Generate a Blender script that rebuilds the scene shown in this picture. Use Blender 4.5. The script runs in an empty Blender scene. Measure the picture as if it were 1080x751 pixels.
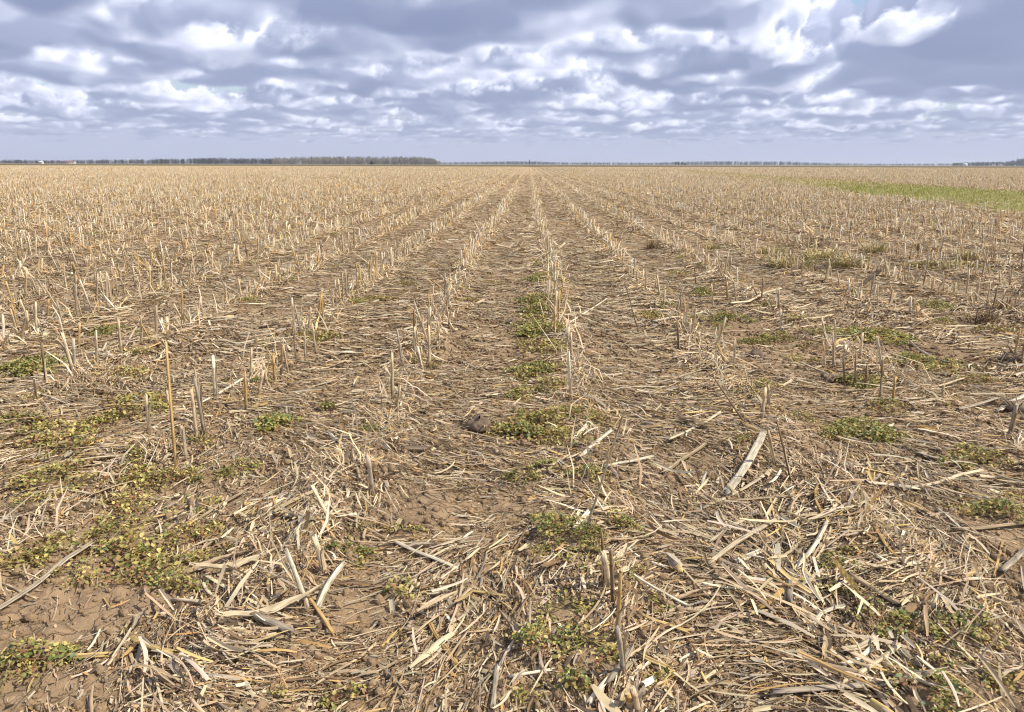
import bpy, math, os
import numpy as np
from mathutils import Matrix, Vector

rng = np.random.default_rng(20240317)
SC = bpy.context.scene
COL = SC.collection
PI = math.pi
R = math.radians

# ------------------------------------------------------------------ camera
IMW, IMH = 1080.0, 751.0
F = 825.0                      # focal length in photo pixels
CAM_H = 1.0
PITCH = math.atan((375.5 - 173.3) / F)
YAW = math.atan(17.0 * math.cos(PITCH) / F)
ROLL = R(0.15)
Rm = Matrix.Rotation(YAW, 3, 'Z') @ Matrix.Rotation(PI / 2 - PITCH, 3, 'X') @ Matrix.Rotation(ROLL, 3, 'Z')
RN = np.array(Rm)
cam_d = bpy.data.cameras.new('camera')
cam = bpy.data.objects.new('camera', cam_d)
COL.objects.link(cam)
cam.matrix_world = Matrix.Translation((0, 0, CAM_H)) @ Rm.to_4x4()
cam_d.sensor_width = 36.0
cam_d.lens = F / IMW * 36.0
cam_d.clip_start = 0.05
cam_d.clip_end = 30000.0
SC.camera = cam


def ray(px, py):
    d = RN @ np.array([(px - IMW / 2) / F, -(py - IMH / 2) / F, -1.0])
    return d / np.linalg.norm(d)


def ground(px, py, z=0.0):
    """where the photo's pixel meets the field"""
    d = ray(px, py)
    t = (z - CAM_H) / d[2]
    return np.array([d[0] * t, d[1] * t])


def project(p):
    q = RN.T @ (np.asarray(p, float) - np.array([0, 0, CAM_H]))
    return IMW / 2 + F * q[0] / -q[2], IMH / 2 - F * q[1] / -q[2]


# ------------------------------------------------------------------ noise
def _hash(ix, iy, seed):
    h = (ix.astype(np.int64) * 374761393 + iy.astype(np.int64) * 668265263 + seed * 974634777) & 0xffffffff
    h = ((h ^ (h >> 13)) * 1274126177) & 0xffffffff
    h = ((h ^ (h >> 16)) * 2246822519) & 0xffffffff
    h = h ^ (h >> 15)
    return (h & 0xffffff) / float(0x7fffff) - 1.0


def vnoise(x, y, seed=0):
    x0 = np.floor(x); y0 = np.floor(y)
    fx = x - x0; fy = y - y0
    u = fx * fx * fx * (fx * (fx * 6 - 15) + 10); v = fy * fy * fy * (fy * (fy * 6 - 15) + 10)
    a = _hash(x0, y0, seed); b = _hash(x0 + 1, y0, seed)
    c = _hash(x0, y0 + 1, seed); d = _hash(x0 + 1, y0 + 1, seed)
    return (a * (1 - u) + b * u) * (1 - v) + (c * (1 - u) + d * u) * v


def fbm(x, y, seed=0, octv=4, gain=.5):
    s = 0; a = 1.0; n = 0
    ca, sa = math.cos(.6), math.sin(.6)
    for i in range(octv):
        s = s + a * vnoise(x, y, seed + 17 * i); n += a
        x, y = (x * ca - y * sa) * 2.03 + 5.2, (x * sa + y * ca) * 2.03 + 1.7
        a *= gain
    return s / n


ROW_S = 0.775                  # row spacing
ROW_X = 0.197                  # x of the centre row


def row_wobble(y, k):
    return 0.035 * vnoise(y * .55 + k * 13.7, y * 0 + k * 3.1, 5) * np.minimum(1.0, np.abs(y) / 2)


def height(x, y):
    x = np.asarray(x, float); y = np.asarray(y, float)
    k = np.round((x - ROW_X) / ROW_S)
    dx = x - ROW_X - k * ROW_S
    h = 0.026 * np.exp(-(dx / .15) ** 2)
    h = h + 0.022 * fbm(x / .55, y / .75, 3, 3) + 0.016 * fbm(x / .16, y / .16, 7, 3) + 0.007 * vnoise(x / .045, y / .045, 9)
    fade = 1.0 / (1.0 + (np.hypot(x, y) / 60.0) ** 2)
    return h * fade


# ------------------------------------------------------------------ mesh helpers
def make_mesh(name, V, Q=None, T=None, C=None, mat=None, smooth=False):
    V = np.ascontiguousarray(V, np.float32)
    me = bpy.data.meshes.new(name)
    me.vertices.add(len(V)); me.vertices.foreach_set('co', V.ravel())
    nq = 0 if Q is None else len(Q); nt = 0 if T is None else len(T)
    idx = []
    if nq: idx.append(np.asarray(Q, np.int32).ravel())
    if nt: idx.append(np.asarray(T, np.int32).ravel())
    idx = np.concatenate(idx)
    me.loops.add(len(idx)); me.loops.foreach_set('vertex_index', idx)
    st = np.concatenate([np.arange(nq) * 4, nq * 4 + np.arange(nt) * 3]).astype(np.int32)
    me.polygons.add(nq + nt); me.polygons.foreach_set('loop_start', st)
    me.update(calc_edges=True)
    if smooth:
        me.polygons.foreach_set('use_smooth', np.ones(nq + nt, bool))
    if C is not None:
        a = me.color_attributes.new('tint', 'FLOAT_COLOR', 'POINT')
        c4 = np.ones((len(V), 4), np.float32); c4[:, :3] = C
        a.data.foreach_set('color', c4.ravel())
    if mat: me.materials.append(mat)
    return me


class MB:
    """collects pieces and links them as one mesh object"""
    def __init__(s): s.V = []; s.Q = []; s.T = []; s.C = []; s.n = 0

    def add(s, V, Q=None, T=None, C=(1, 1, 1)):
        V = np.asarray(V, float).reshape(-1, 3)
        if Q is not None and len(Q): s.Q.append(np.asarray(Q).reshape(-1, 4) + s.n)
        if T is not None and len(T): s.T.append(np.asarray(T).reshape(-1, 3) + s.n)
        C = np.asarray(C, float)
        s.C.append(np.broadcast_to(C, V.shape) if C.ndim == 1 else C)
        s.V.append(V); s.n += len(V)
        return s

    def mesh(s, name, mat, smooth=False):
        return make_mesh(name, np.concatenate(s.V), np.concatenate(s.Q) if s.Q else None,
                         np.concatenate(s.T) if s.T else None, np.concatenate(s.C), mat, smooth)

    def build(s, name, mat, parent=None, smooth=False):
        return link(name, s.mesh(name, mat, smooth), parent)

    def box(s, c, size, C, rz=0.0):
        x, y, z = np.array(size) / 2
        v = np.array([[-x, -y, -z], [x, -y, -z], [x, y, -z], [-x, y, -z], [-x, -y, z], [x, -y, z], [x, y, z], [-x, y, z]])
        ca, sa = math.cos(rz), math.sin(rz)
        v = v @ np.array([[ca, sa, 0], [-sa, ca, 0], [0, 0, 1]]) + np.array(c)
        return s.add(v, [[0, 3, 2, 1], [4, 5, 6, 7], [0, 1, 5, 4], [1, 2, 6, 5], [2, 3, 7, 6], [3, 0, 4, 7]], None, C)


def link(name, me, parent=None):
    o = bpy.data.objects.new(name, me); COL.objects.link(o)
    if parent is not None: o.parent = parent
    return o


def tag(o, label=None, cat=None, group=None, kind=None):
    if label: o['label'] = label
    if cat: o['category'] = cat
    if group: o['group'] = group
    if kind: o['kind'] = kind
    return o


def empty(name, loc):
    o = bpy.data.objects.new(name, None); COL.objects.link(o); o.location = loc
    return o


def strips(pos, head, L, W, n=2, cross=2, pitch=0., roll=0., curl=0., bend=0., fold=0., tip=.5, tail=.8, wave=0., col=None, seed=0):
    """N ribbon strips at once -> V, Q, C ; curl lifts the ends, bend curves sideways"""
    N = len(pos); r = np.random.default_rng(seed)
    b = lambda a: np.broadcast_to(np.asarray(a, float), (N,))[:, None, None]
    t = np.linspace(-.5, .5, n + 1)[None, :, None]
    s = np.linspace(-1, 1, cross)[None, None, :]
    wid = np.where(t < 0, 1 + (b(tail) - 1) * (np.abs(t) * 2) ** 2, 1 + (b(tip) - 1) * (np.abs(t) * 2) ** 1.6)
    hw = b(W) * .5 * wid
    lx = b(L) * t + 0 * s
    ly = s * hw + b(bend) * b(L) * (4 * t * t - .33)
    lz = b(curl) * b(L) * (4 * t * t - .33) + b(fold) * hw * (np.abs(s) - .5) + 0 * lx
    if np.any(np.asarray(wave)):
        ph = r.uniform(0, 6.28, (N, 1, 1)); fr = r.uniform(5, 11, (N, 1, 1))
        lz = lz + b(wave) * b(L) * np.sin(t * fr + ph + s * .6)
    rl = b(roll); c_, s_ = np.cos(rl), np.sin(rl)
    ly, lz = ly * c_ - lz * s_, ly * s_ + lz * c_
    p = b(pitch); c_, s_ = np.cos(p), np.sin(p)
    lx, lz = lx * c_ - lz * s_, lx * s_ + lz * c_
    h = b(head); c_, s_ = np.cos(h), np.sin(h)
    x = lx * c_ - ly * s_ + pos[:, 0][:, None, None]
    y = lx * s_ + ly * c_ + pos[:, 1][:, None, None]
    z = lz + pos[:, 2][:, None, None]
    V = np.stack([x, y, z], -1).reshape(-1, 3)
    i = np.arange(n)[:, None]; j = np.arange(cross - 1)[None, :]
    q = np.stack([i * cross + j, (i + 1) * cross + j, (i + 1) * cross + j + 1, i * cross + j + 1], -1).reshape(-1, 4)
    per = (n + 1) * cross
    Q = (np.arange(N) * per)[:, None, None] + q[None]
    C = None
    if col is not None:
        C = np.repeat(col[:, None, :], per, 1) * r.uniform(.82, 1.14, (N, per, 1))
        C = C.reshape(-1, 3)
    return V, Q.reshape(-1, 4), C


def tube(pts, rad, sides=8, flat=1.0, cols=None, jag=(0, 0), seed=0, caps=True, capcol=None):
    """closed tube along pts; jag = how ragged the two ends are"""
    r = np.random.default_rng(seed)
    pts = np.asarray(pts, float); n = len(pts); rad = np.broadcast_to(np.asarray(rad, float), (n,))
    tg = np.gradient(pts, axis=0); tg /= np.linalg.norm(tg, axis=1)[:, None]
    up = np.array([0, 0, 1.]) if abs(tg[0][2]) < .8 else np.array([1., 0, 0])
    A = np.cross(up, tg); A /= np.linalg.norm(A, axis=1)[:, None]
    B = np.cross(tg, A)
    th = np.arange(sides) / sides * 2 * PI
    V = pts[:, None] + rad[:, None, None] * (np.cos(th)[None, :, None] * A[:, None] + flat * np.sin(th)[None, :, None] * B[:, None])
    V[0] -= tg[0] * r.uniform(0, 1, (sides, 1)) * jag[0]
    V[-1] += tg[-1] * r.uniform(0, 1, (sides, 1)) * jag[1]
    streak = r.uniform(.72, 1.15, sides)
    if cols is None: cols = np.ones((n, 3))
    cols = np.asarray(cols, float); cols = np.broadcast_to(cols, (n, 3)) if cols.ndim == 1 else cols
    C = cols[:, None, :] * streak[None, :, None] * r.uniform(.9, 1.08, (n, sides, 1))
    i = np.arange(n - 1)[:, None]; j = np.arange(sides)[None]
    j2 = (j + 1) % sides
    Q = np.stack([i * sides + j, i * sides + j2, (i + 1) * sides + j2, (i + 1) * sides + j], -1).reshape(-1, 4)
    V = V.reshape(-1, 3); C = C.reshape(-1, 3); T = None
    if caps:
        pith = np.array([.55, .46, .32]) if capcol is None else np.asarray(capcol)
        m = len(V)
        V = np.concatenate([V, [pts[0] + tg[0] * rad[0] * .2, pts[-1] - tg[-1] * rad[-1] * .6]])
        C = np.concatenate([C, [pith * .7, pith]])
        jj = np.arange(sides); k = (n - 1) * sides
        T = np.concatenate([np.stack([jj * 0 + m, (jj + 1) % sides, jj], -1), np.stack([jj * 0 + m + 1, k + jj, k + (jj + 1) % sides], -1)])
    return V, Q, T, C


# ------------------------------------------------------------------ materials
def new_mat(name):
    m = bpy.data.materials.new(name); m.use_nodes = True
    nt = m.node_tree
    return m, nt, nt.nodes['Principled BSDF'], nt.nodes['Material Output']


def N(nt, typ, **kw):
    n = nt.nodes.new(typ)
    for k, v in kw.items():
        if k.startswith('i_'):
            n.inputs[k[2:].replace('_', ' ')].default_value = v
        else: setattr(n, k, v)
    return n


def plant_mat(name, rough=.75, trans=0.0, streak=22.0, lo=.78, hi=1.18, obj_var=.18, spec=.25, grain=None, bump=0.0):
    """dry or green plant matter: its own tint, mottled by noise, a little varied from piece to piece"""
    m, nt, bs, out = new_mat(name); L = nt.links
    at = N(nt, 'ShaderNodeAttribute', attribute_name='tint')
    tc = N(nt, 'ShaderNodeTexCoord')
    no = N(nt, 'ShaderNodeTexNoise'); no.inputs['Scale'].default_value = streak; no.inputs['Detail'].default_value = 3
    if grain:
        mp = N(nt, 'ShaderNodeMapping'); mp.inputs['Scale'].default_value = grain
        L.new(tc.outputs['Object'], mp.inputs['Vector']); L.new(mp.outputs[0], no.inputs['Vector'])
    else: L.new(tc.outputs['Object'], no.inputs['Vector'])
    if bump:
        bp = N(nt, 'ShaderNodeBump'); bp.inputs['Strength'].default_value = bump; bp.inputs['Distance'].default_value = .0015
        L.new(no.outputs['Fac'], bp.inputs['Height']); L.new(bp.outputs[0], bs.inputs['Normal'])
    mr = N(nt, 'ShaderNodeMapRange'); mr.inputs[1].default_value = .3; mr.inputs[2].default_value = .7
    mr.inputs[3].default_value = lo; mr.inputs[4].default_value = hi
    L.new(no.outputs['Fac'], mr.inputs[0])
    oi = N(nt, 'ShaderNodeObjectInfo')
    mo = N(nt, 'ShaderNodeMapRange'); mo.inputs[3].default_value = 1 - obj_var; mo.inputs[4].default_value = 1 + obj_var
    L.new(oi.outputs['Random'], mo.inputs[0])
    mu = N(nt, 'ShaderNodeMath', operation='MULTIPLY'); L.new(mr.outputs[0], mu.inputs[0]); L.new(mo.outputs[0], mu.inputs[1])
    vm = N(nt, 'ShaderNodeVectorMath', operation='SCALE'); L.new(at.outputs['Color'], vm.inputs[0]); L.new(mu.outputs[0], vm.inputs['Scale'])
    L.new(vm.outputs[0], bs.inputs['Base Color'])
    bs.inputs['Roughness'].default_value = rough
    bs.inputs['Specular IOR Level'].default_value = spec
    if trans > 0:
        tr = N(nt, 'ShaderNodeBsdfTranslucent'); L.new(vm.outputs[0], tr.inputs['Color'])
        mx = N(nt, 'ShaderNodeMixShader'); mx.inputs[0].default_value = trans
        L.new(bs.outputs[0], mx.inputs[1]); L.new(tr.outputs[0], mx.inputs[2]); L.new(mx.outputs[0], out.inputs['Surface'])
    return m


M_STALK = plant_mat('dry_stalk', .65, 0, 40, .58, 1.25, .14, .3, (11, 11, .7), .6)
M_PIECE = plant_mat('weathered_stalk', .8, 0, 40, .55, 1.25, .16, .2, (.6, 11, 11), .7)
M_RESIDUE = plant_mat('dry_residue', .75, .12, 9, .8, 1.16, .0, .25)
M_LEAF = plant_mat('dry_leaf', .75, .2, 40, .62, 1.22, .15, .2, (.7, 14, 2), .5)
M_WEED = plant_mat('weed_leaf', .55, .25, 18, .75, 1.25, .16, .35)
M_FAR = plant_mat('far_wood', .9, 0, .05, .75, 1.2, .0, .05)
M_PAINT = plant_mat('house_paint', .8, 0, .6, .93, 1.05, .05, .2)


def soil_mat():
    m, nt, bs, out = new_mat('soil'); L = nt.links
    geo = N(nt, 'ShaderNodeNewGeometry')
    pos = geo.outputs['Position']

    def noise(sc, det=4, rough=.55):
        n = N(nt, 'ShaderNodeTexNoise'); n.inputs['Scale'].default_value = sc
        n.inputs['Detail'].default_value = det; n.inputs['Roughness'].default_value = rough
        L.new(pos, n.inputs['Vector']); return n
    n1 = noise(2.2, 5); n2 = noise(28, 5, .65); n3 = noise(190, 3)
    cr = N(nt, 'ShaderNodeValToRGB')
    cr.color_ramp.elements[0].position = .3; cr.color_ramp.elements[0].color = (.185, .125, .073, 1)
    cr.color_ramp.elements[1].position = .7; cr.color_ramp.elements[1].color = (.345, .245, .15, 1)
    mx = N(nt, 'ShaderNodeMix', data_type='FLOAT'); mx.inputs[0].default_value = .55
    L.new(n1.outputs['Fac'], mx.inputs[2]); L.new(n2.outputs['Fac'], mx.inputs[3])
    L.new(mx.outputs[0], cr.inputs[0])
    # far away the chopped straw lying on the soil reads as one paler tone
    at = N(nt, 'ShaderNodeAttribute', attribute_name='tint')
    sep = N(nt, 'ShaderNodeSeparateColor'); L.new(at.outputs['Color'], sep.inputs[0])
    sc = N(nt, 'ShaderNodeValToRGB')
    sc.color_ramp.elements[0].position = .32; sc.color_ramp.elements[0].color = (.30, .215, .13, 1)
    sc.color_ramp.elements[1].position = .66; sc.color_ramp.elements[1].color = (.53, .40, .24, 1)
    nf = noise(1.3, 6, .7); L.new(nf.outputs['Fac'], sc.inputs[0])
    m2 = N(nt, 'ShaderNodeMix', data_type='RGBA'); L.new(sep.outputs[0], m2.inputs[0])
    L.new(cr.outputs[0], m2.inputs[6]); L.new(sc.outputs[0], m2.inputs[7])
    # green / olive cover
    m3 = N(nt, 'ShaderNodeMix', data_type='RGBA'); L.new(sep.outputs[1], m3.inputs[0])
    L.new(m2.outputs[2], m3.inputs[6]); m3.inputs[7].default_value = (.20, .20, .055, 1)
    # ploughed dark earth
    m4 = N(nt, 'ShaderNodeMix', data_type='RGBA'); L.new(sep.outputs[2], m4.inputs[0])
    L.new(m3.outputs[2], m4.inputs[6]); m4.inputs[7].default_value = (.125, .10, .055, 1)
    # drying cracks
    wv = N(nt, 'ShaderNodeVectorMath', operation='SCALE'); wv.inputs['Scale'].default_value = .03
    L.new(n2.outputs['Color'], wv.inputs[0])
    ad = N(nt, 'ShaderNodeVectorMath', operation='ADD'); L.new(pos, ad.inputs[0]); L.new(wv.outputs[0], ad.inputs[1])
    vo = N(nt, 'ShaderNodeTexVoronoi', feature='DISTANCE_TO_EDGE'); vo.inputs['Scale'].default_value = 19
    L.new(ad.outputs[0], vo.inputs['Vector'])
    ck = N(nt, 'ShaderNodeMapRange', interpolation_type='SMOOTHSTEP'); ck.inputs[1].default_value = 0.0; ck.inputs[2].default_value = .07
    L.new(vo.outputs['Distance'], ck.inputs[0])
    L.new(m4.outputs[2], bs.inputs['Base Color'])
    cm = N(nt, 'ShaderNodeMapRange', interpolation_type='SMOOTHSTEP'); cm.inputs[1].default_value = .34; cm.inputs[2].default_value = .58; cm.inputs[4].default_value = .9
    L.new(noise(4.5, 4).outputs['Fac'], cm.inputs[0])
    hs = N(nt, 'ShaderNodeMath', operation='MULTIPLY_ADD'); L.new(cm.outputs[0], hs.inputs[1])
    L.new(ck.outputs[0], hs.inputs[0]); L.new(n2.outputs['Fac'], hs.inputs[2])
    h2 = N(nt, 'ShaderNodeMath', operation='MULTIPLY_ADD'); h2.inputs[1].default_value = .35
    L.new(n3.outputs['Fac'], h2.inputs[0]); L.new(hs.outputs[0], h2.inputs[2])
    bp = N(nt, 'ShaderNodeBump'); bp.inputs['Strength'].default_value = .9; bp.inputs['Distance'].default_value = .010
    L.new(h2.outputs[0], bp.inputs['Height']); L.new(bp.outputs[0], bs.inputs['Normal'])
    bs.inputs['Roughness'].default_value = .95; bs.inputs['Specular IOR Level'].default_value = .1
    return m


M_SOIL = soil_mat()

# ------------------------------------------------------------------ sky and light
SUN_AZ = R(96)      # clockwise from straight ahead (+Y)
SUN_EL = R(48)
sun_dir = np.array([math.sin(SUN_AZ) * math.cos(SUN_EL), math.cos(SUN_AZ) * math.cos(SUN_EL), math.sin(SUN_EL)])
sl = bpy.data.lights.new('sun', 'SUN'); sl.energy = 5.0; sl.angle = R(.5); sl.color = (1, .915, .77)
so = bpy.data.objects.new('sun', sl); COL.objects.link(so)
so.rotation_euler = Vector(-sun_dir).to_track_quat('-Z', 'Y').to_euler()
so.location = (20, 10, 40)

world = bpy.data.worlds.new('World'); SC.world = world; world.use_nodes = True
wt = world.node_tree
w_bg = wt.nodes['Background']
w_bg.inputs['Strength'].default_value = 0.11
nish = N(wt, 'ShaderNodeTexSky', sky_type='NISHITA', sun_disc=False, sun_elevation=SUN_EL, sun_rotation=SUN_AZ)
nish.air_density = 1.0; nish.dust_density = 0.4; nish.ozone_density = 1.5
wt.links.new(nish.outputs[0], w_bg.inputs['Color'])

CB, CT, COVER, SIGMA = .85, 2.6, .115, 20.0       # cloud base and top in km, how much of the sky they fill, how dense
CLOUD_BODIES = [(6.0, 8.9, 2.1, 2.5, 1.1), (2.02, 5.4, .42, .9, -1.6), (2.62, 7.0, .42, 1.1, -1.2), (3.3, 8.8, .38, 1.0, -1.1), (4.05, 10.8, .26, .9, -.9), (.9, 9.6, 1.5, .9, .10), (-.7, 6.0, 1.5, 1.1, -.22),
                (1.28, -.13, 1.1, 1.1, -5.0)]     # the last is the gap the sun shines through

# ---- clouds: a layer of heaped clouds over the plain, lit by the sun
_vol = np.random.default_rng(11).random((64, 64, 64)).astype(np.float32)


def n3(x, y, z):
    xi = np.floor(x); yi = np.floor(y); zi = np.floor(z)
    u = x - xi; v = y - yi; w = z - zi
    u = u * u * (3 - 2 * u); v = v * v * (3 - 2 * v); w = w * w * (3 - 2 * w)
    x0 = xi.astype(np.int32) & 63; y0 = yi.astype(np.int32) & 63; z0 = zi.astype(np.int32) & 63
    x1 = (x0 + 1) & 63; y1 = (y0 + 1) & 63; z1 = (z0 + 1) & 63
    f = _vol.ravel()
    a = x0 * 4096 + y0 * 64; b = x1 * 4096 + y0 * 64; c = x0 * 4096 + y1 * 64; d = x1 * 4096 + y1 * 64
    lo = (f[a + z0] * (1 - u) + f[b + z0] * u) * (1 - v) + (f[c + z0] * (1 - u) + f[d + z0] * u) * v
    hi = (f[a + z1] * (1 - u) + f[b + z1] * u) * (1 - v) + (f[c + z1] * (1 - u) + f[d + z1] * u) * v
    return lo * (1 - w) + hi * w


def fb3(x, y, z, o):
    s = 0; a = .5; t = 0
    for i in range(o):
        s = s + a * n3(x, y, z); t += a
        x = x * 2.07 + 11.3; y = y * 2.07 + 4.7; z = z * 2.07 + 7.9; a *= .56
    return s / t


def cloud_rho(x, y, z, o):
    """density in 1/km at a point (km)"""
    h = (z - CB - .34 * n3(x / .8, y / .8, x * 0 + 30.5) - .16 * n3(x / .27, y / .27, x * 0 + 40.5)) / (CT - CB - .2)
    cov = COVER + .42 * (n3(x / 2.6 + 3.1, y / 2.6 + 8.4, x * 0 + .5) - .5) + .30 * (n3(x / 1.15 + 1.7, y / 1.15 + 2.9, x * 0 + 9.5) - .5)
    for (bx, by, rx, ry, a) in CLOUD_BODIES:
        r2 = ((x - bx) / rx) ** 2 + ((y - by) / ry) ** 2
        cov = cov + a * np.exp(-r2 * r2)
    prof = np.clip(h / .14, 0, 1) * 1.0
    shape = cov - .62 * np.clip(h, 0, 1) ** 1.2 + 1.8 * (fb3(x / .9, y / .9, z / .85, o) - .5)
    return np.clip(shape * 10.0, 0, 1) * prof * SIGMA


def sky_march(D, steps=150):
    """D (n,3) unit directions -> cloud rgb and cover"""
    n = len(D); D = D.astype(np.float32)
    z = np.maximum(D[:, 2], .012)
    t0 = CB / z; t1 = np.minimum(CT / z, t0 + 8.0)
    dt = (t1 - t0) / steps
    jit = np.random.default_rng(5).random(n).astype(np.float32)
    T = np.ones(n, np.float32); Lum = np.zeros(n, np.float32); Amb = np.zeros(n, np.float32); dist = np.zeros(n, np.float32); W = np.zeros(n, np.float32)
    S = sun_dir.astype(np.float32)
    live = np.arange(n)
    for i in range(steps):
        live = live[T[live] > .015]
        if not len(live): break
        t = t0[live] + dt[live] * (i + .3 + .4 * jit[live])
        p = D[live] * t[:, None]
        p[:, 2] = np.minimum(D[live, 2] * t, CT)
        oc = 7
        rho = cloud_rho(p[:, 0], p[:, 1], p[:, 2], oc)
        m = rho > .02
        if not m.any(): continue
        li = live[m]; q = p[m]; rh = rho[m]
        od = 0
        for ds, wgt in ((.05, .09), (.15, .14), (.35, .25), (.7, .4)):
            s = q + S * ds
            od = od + cloud_rho(s[:, 0], s[:, 1], s[:, 2], 3) * wgt
        sun = .60 * np.exp(-od * .9) + .34 * np.exp(-od * .2) + .10 * np.exp(-od * .05)
        hh = np.clip((q[:, 2] - CB) / (CT - CB), 0, 1)
        a = 1 - np.exp(-rh * dt[li])
        w = T[li] * a
        Lum[li] += w * sun; Amb[li] += w * (.05 + .95 * hh ** .8) * np.exp(-od * .03); dist[li] += w * t[m]; W[li] += w
        T[li] *= 1 - a
    Ws = np.maximum(W, 1e-4)[:, None]
    sunc = np.array([.655, .635, .62]); ambc = np.array([.46, .495, .595]); base = np.array([.115, .15, .275])
    col = (Lum[:, None] * sunc + Amb[:, None] * ambc + W[:, None] * base) / Ws
    far = 1 - np.exp(-(np.maximum(dist / Ws[:, 0] - 5, 0) / 30.0) ** 1.2)[:, None]
    air = np.array([.40, .435, .565])
    col = col * (1 - far) + air * far
    cov = 1 - T
    low = .9 * np.clip(1 - D[:, 2] / .030, 0, 1); low = low * low * (3 - 2 * low)   # all air along the horizon
    veil = np.clip(1.9 * np.exp(-np.maximum(D[:, 2], 0) / .06), 0, 1)
    alpha = 1 - (1 - cov) * (1 - veil)
    col = np.where(alpha[:, None] > 1e-4, (col * cov[:, None] + air * (veil * (1 - cov))[:, None]) / np.maximum(alpha, 1e-4)[:, None], col)
    col = col * (1 - low[:, None]) + air * low[:, None]
    return col, alpha


az = np.concatenate([np.arange(-180, -46, 3.0), np.arange(-46, 46, .085), np.arange(46, 180, 3.0)])
el = np.concatenate([[-1.2, -.4], np.arange(0, 12.6, .065), np.arange(12.7, 20, .6), np.arange(20, 90, 2.5), [90]])
A_, E_ = np.meshgrid(np.radians(az), np.radians(el), indexing='ij')
SD = np.stack([np.sin(A_) * np.cos(E_), np.cos(A_) * np.cos(E_), np.sin(E_)], -1).reshape(-1, 3)
s_col, s_al = sky_march(SD)
na, ne = A_.shape
ii = np.arange(na)[:, None]; jj = np.arange(ne - 1)[None]
i2 = (ii + 1) % na
SQ = np.stack([ii * ne + jj, ii * ne + jj + 1, i2 * ne + jj + 1, i2 * ne + jj], -1).reshape(-1, 4)
m_sky, snt, sbs, sout = new_mat('cloudy_sky')
snt.nodes.remove(sbs)
s_at = N(snt, 'ShaderNodeAttribute', attribute_name='tint')
s_ac = N(snt, 'ShaderNodeAttribute', attribute_name='cover')
s_em = N(snt, 'ShaderNodeEmission'); s_em.inputs['Strength'].default_value = 1.08
s_tr = N(snt, 'ShaderNodeBsdfTransparent')
s_mx = N(snt, 'ShaderNodeMixShader')
snt.links.new(s_at.outputs['Color'], s_em.inputs['Color'])
snt.links.new(s_ac.outputs['Fac'], s_mx.inputs[0])
snt.links.new(s_tr.outputs[0], s_mx.inputs[1]); snt.links.new(s_em.outputs[0], s_mx.inputs[2])
snt.links.new(s_mx.outputs[0], sout.inputs['Surface'])
m_sky.cycles.emission_sampling = 'NONE'
sky_me = make_mesh('sky', SD * 16000.0, SQ, None, s_col, m_sky, True)
ca = sky_me.attributes.new('cover', 'FLOAT', 'POINT'); ca.data.foreach_set('value', s_al.astype(np.float32))
tag(link('sky', sky_me), kind='structure')

SC.view_settings.view_transform = 'Standard'
SC.view_settings.look = 'None'
SC.view_settings.gamma = 1.0
SC.view_settings.exposure = 0.34
SC.view_settings.use_curve_mapping = False
SC.render.engine = 'CYCLES'
SC.cycles.max_bounces = 5
SC.cycles.diffuse_bounces = 3
SC.cycles.glossy_bounces = 2
SC.cycles.transmission_bounces = 3
SC.cycles.volume_bounces = 0
SC.cycles.use_denoising = True
SC.cycles.filter_width = 1.15

U = lambda a, b, n=None: rng.uniform(a, b, n)
TAN = np.array([.50, .38, .235]); PALE = np.array([.63, .515, .345]); GOLD = np.array([.52, .335, .13]); BROWN = np.array([.255, .165, .088])
GREY = np.array([.39, .325, .24]); WHITE = np.array([.69, .60, .445]); DARK = np.array([.095, .065, .042]); YELLOW = np.array([.62, .45, .19])
PAL = dict(tan=TAN, pale=PALE, golden=GOLD, brown=BROWN, grey=GREY, white=WHITE, dark=DARK, yellow=YELLOW)


def pick(n, items):
    names = [i[0] for i in items]; w = np.array([i[1] for i in items], float); w /= w.sum()
    k = rng.choice(len(names), n, p=w)
    c = np.array([PAL[q] for q in names])[k]
    return c * U(.8, 1.18, (n, 1)) * (1 + U(-.05, .05, (n, 3)))


DEBRIS = [('tan', 4.4), ('pale', 2.8), ('golden', .7), ('brown', 2.8), ('grey', 1.3), ('white', .4), ('dark', 1.0), ('yellow', .4)]
Y_END = 310.0                                     # where the stubble stops


def strip_center(y):   # the wet green rill that crosses the field on the right
    return np.interp(y, [0, 14, 22, 33, 55, 110, 160, 220], [11.6, 13.2, 14.3, 15.9, 18.2, 24.0, 28.5, 31])


def strip_half(y):
    return np.interp(y, [8, 16, 30, 60, 110, 170, 240], [3.2, 3.7, 4.2, 3.2, 2.0, 1.0, 0])


def in_strip(x, y, grow=1.0):
    return np.clip((strip_half(y) * grow + 1.0 * fbm(x / 1.6, y / 3, 77, 2) - np.abs(x - strip_center(y))) / .9, 0, 1)


# ---------------------------------------------------------------- the field sheet
rad = np.concatenate([[.25, .5, .75], np.geomspace(.9, 40, 640), np.geomspace(42, 6000, 100)])
ang = np.concatenate([np.arange(-180, -48, 3.0), np.arange(-48, 48, .1), np.arange(48, 180, 3.0)])
A_, R_ = np.meshgrid(np.radians(ang), rad, indexing='ij')
GX = (np.sin(A_) * R_).ravel(); GY = (np.cos(A_) * R_).ravel()
GZ = height(GX, GY)
na, nr = A_.shape
ii = np.arange(na)[:, None]; jj = np.arange(nr - 1)[None]; i2 = (ii + 1) % na
GQ = np.stack([ii * nr + jj, i2 * nr + jj, i2 * nr + jj + 1, ii * nr + jj + 1], -1).reshape(-1, 4)
dist = np.hypot(GX, GY)
sm = lambda v: np.clip(v, 0, 1) ** 2 * (3 - 2 * np.clip(v, 0, 1))
kg = np.round((GX - ROW_X) / ROW_S); gdx = GX - ROW_X - kg * ROW_S
rowg = np.exp(-(gdx / .17) ** 2)
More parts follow.
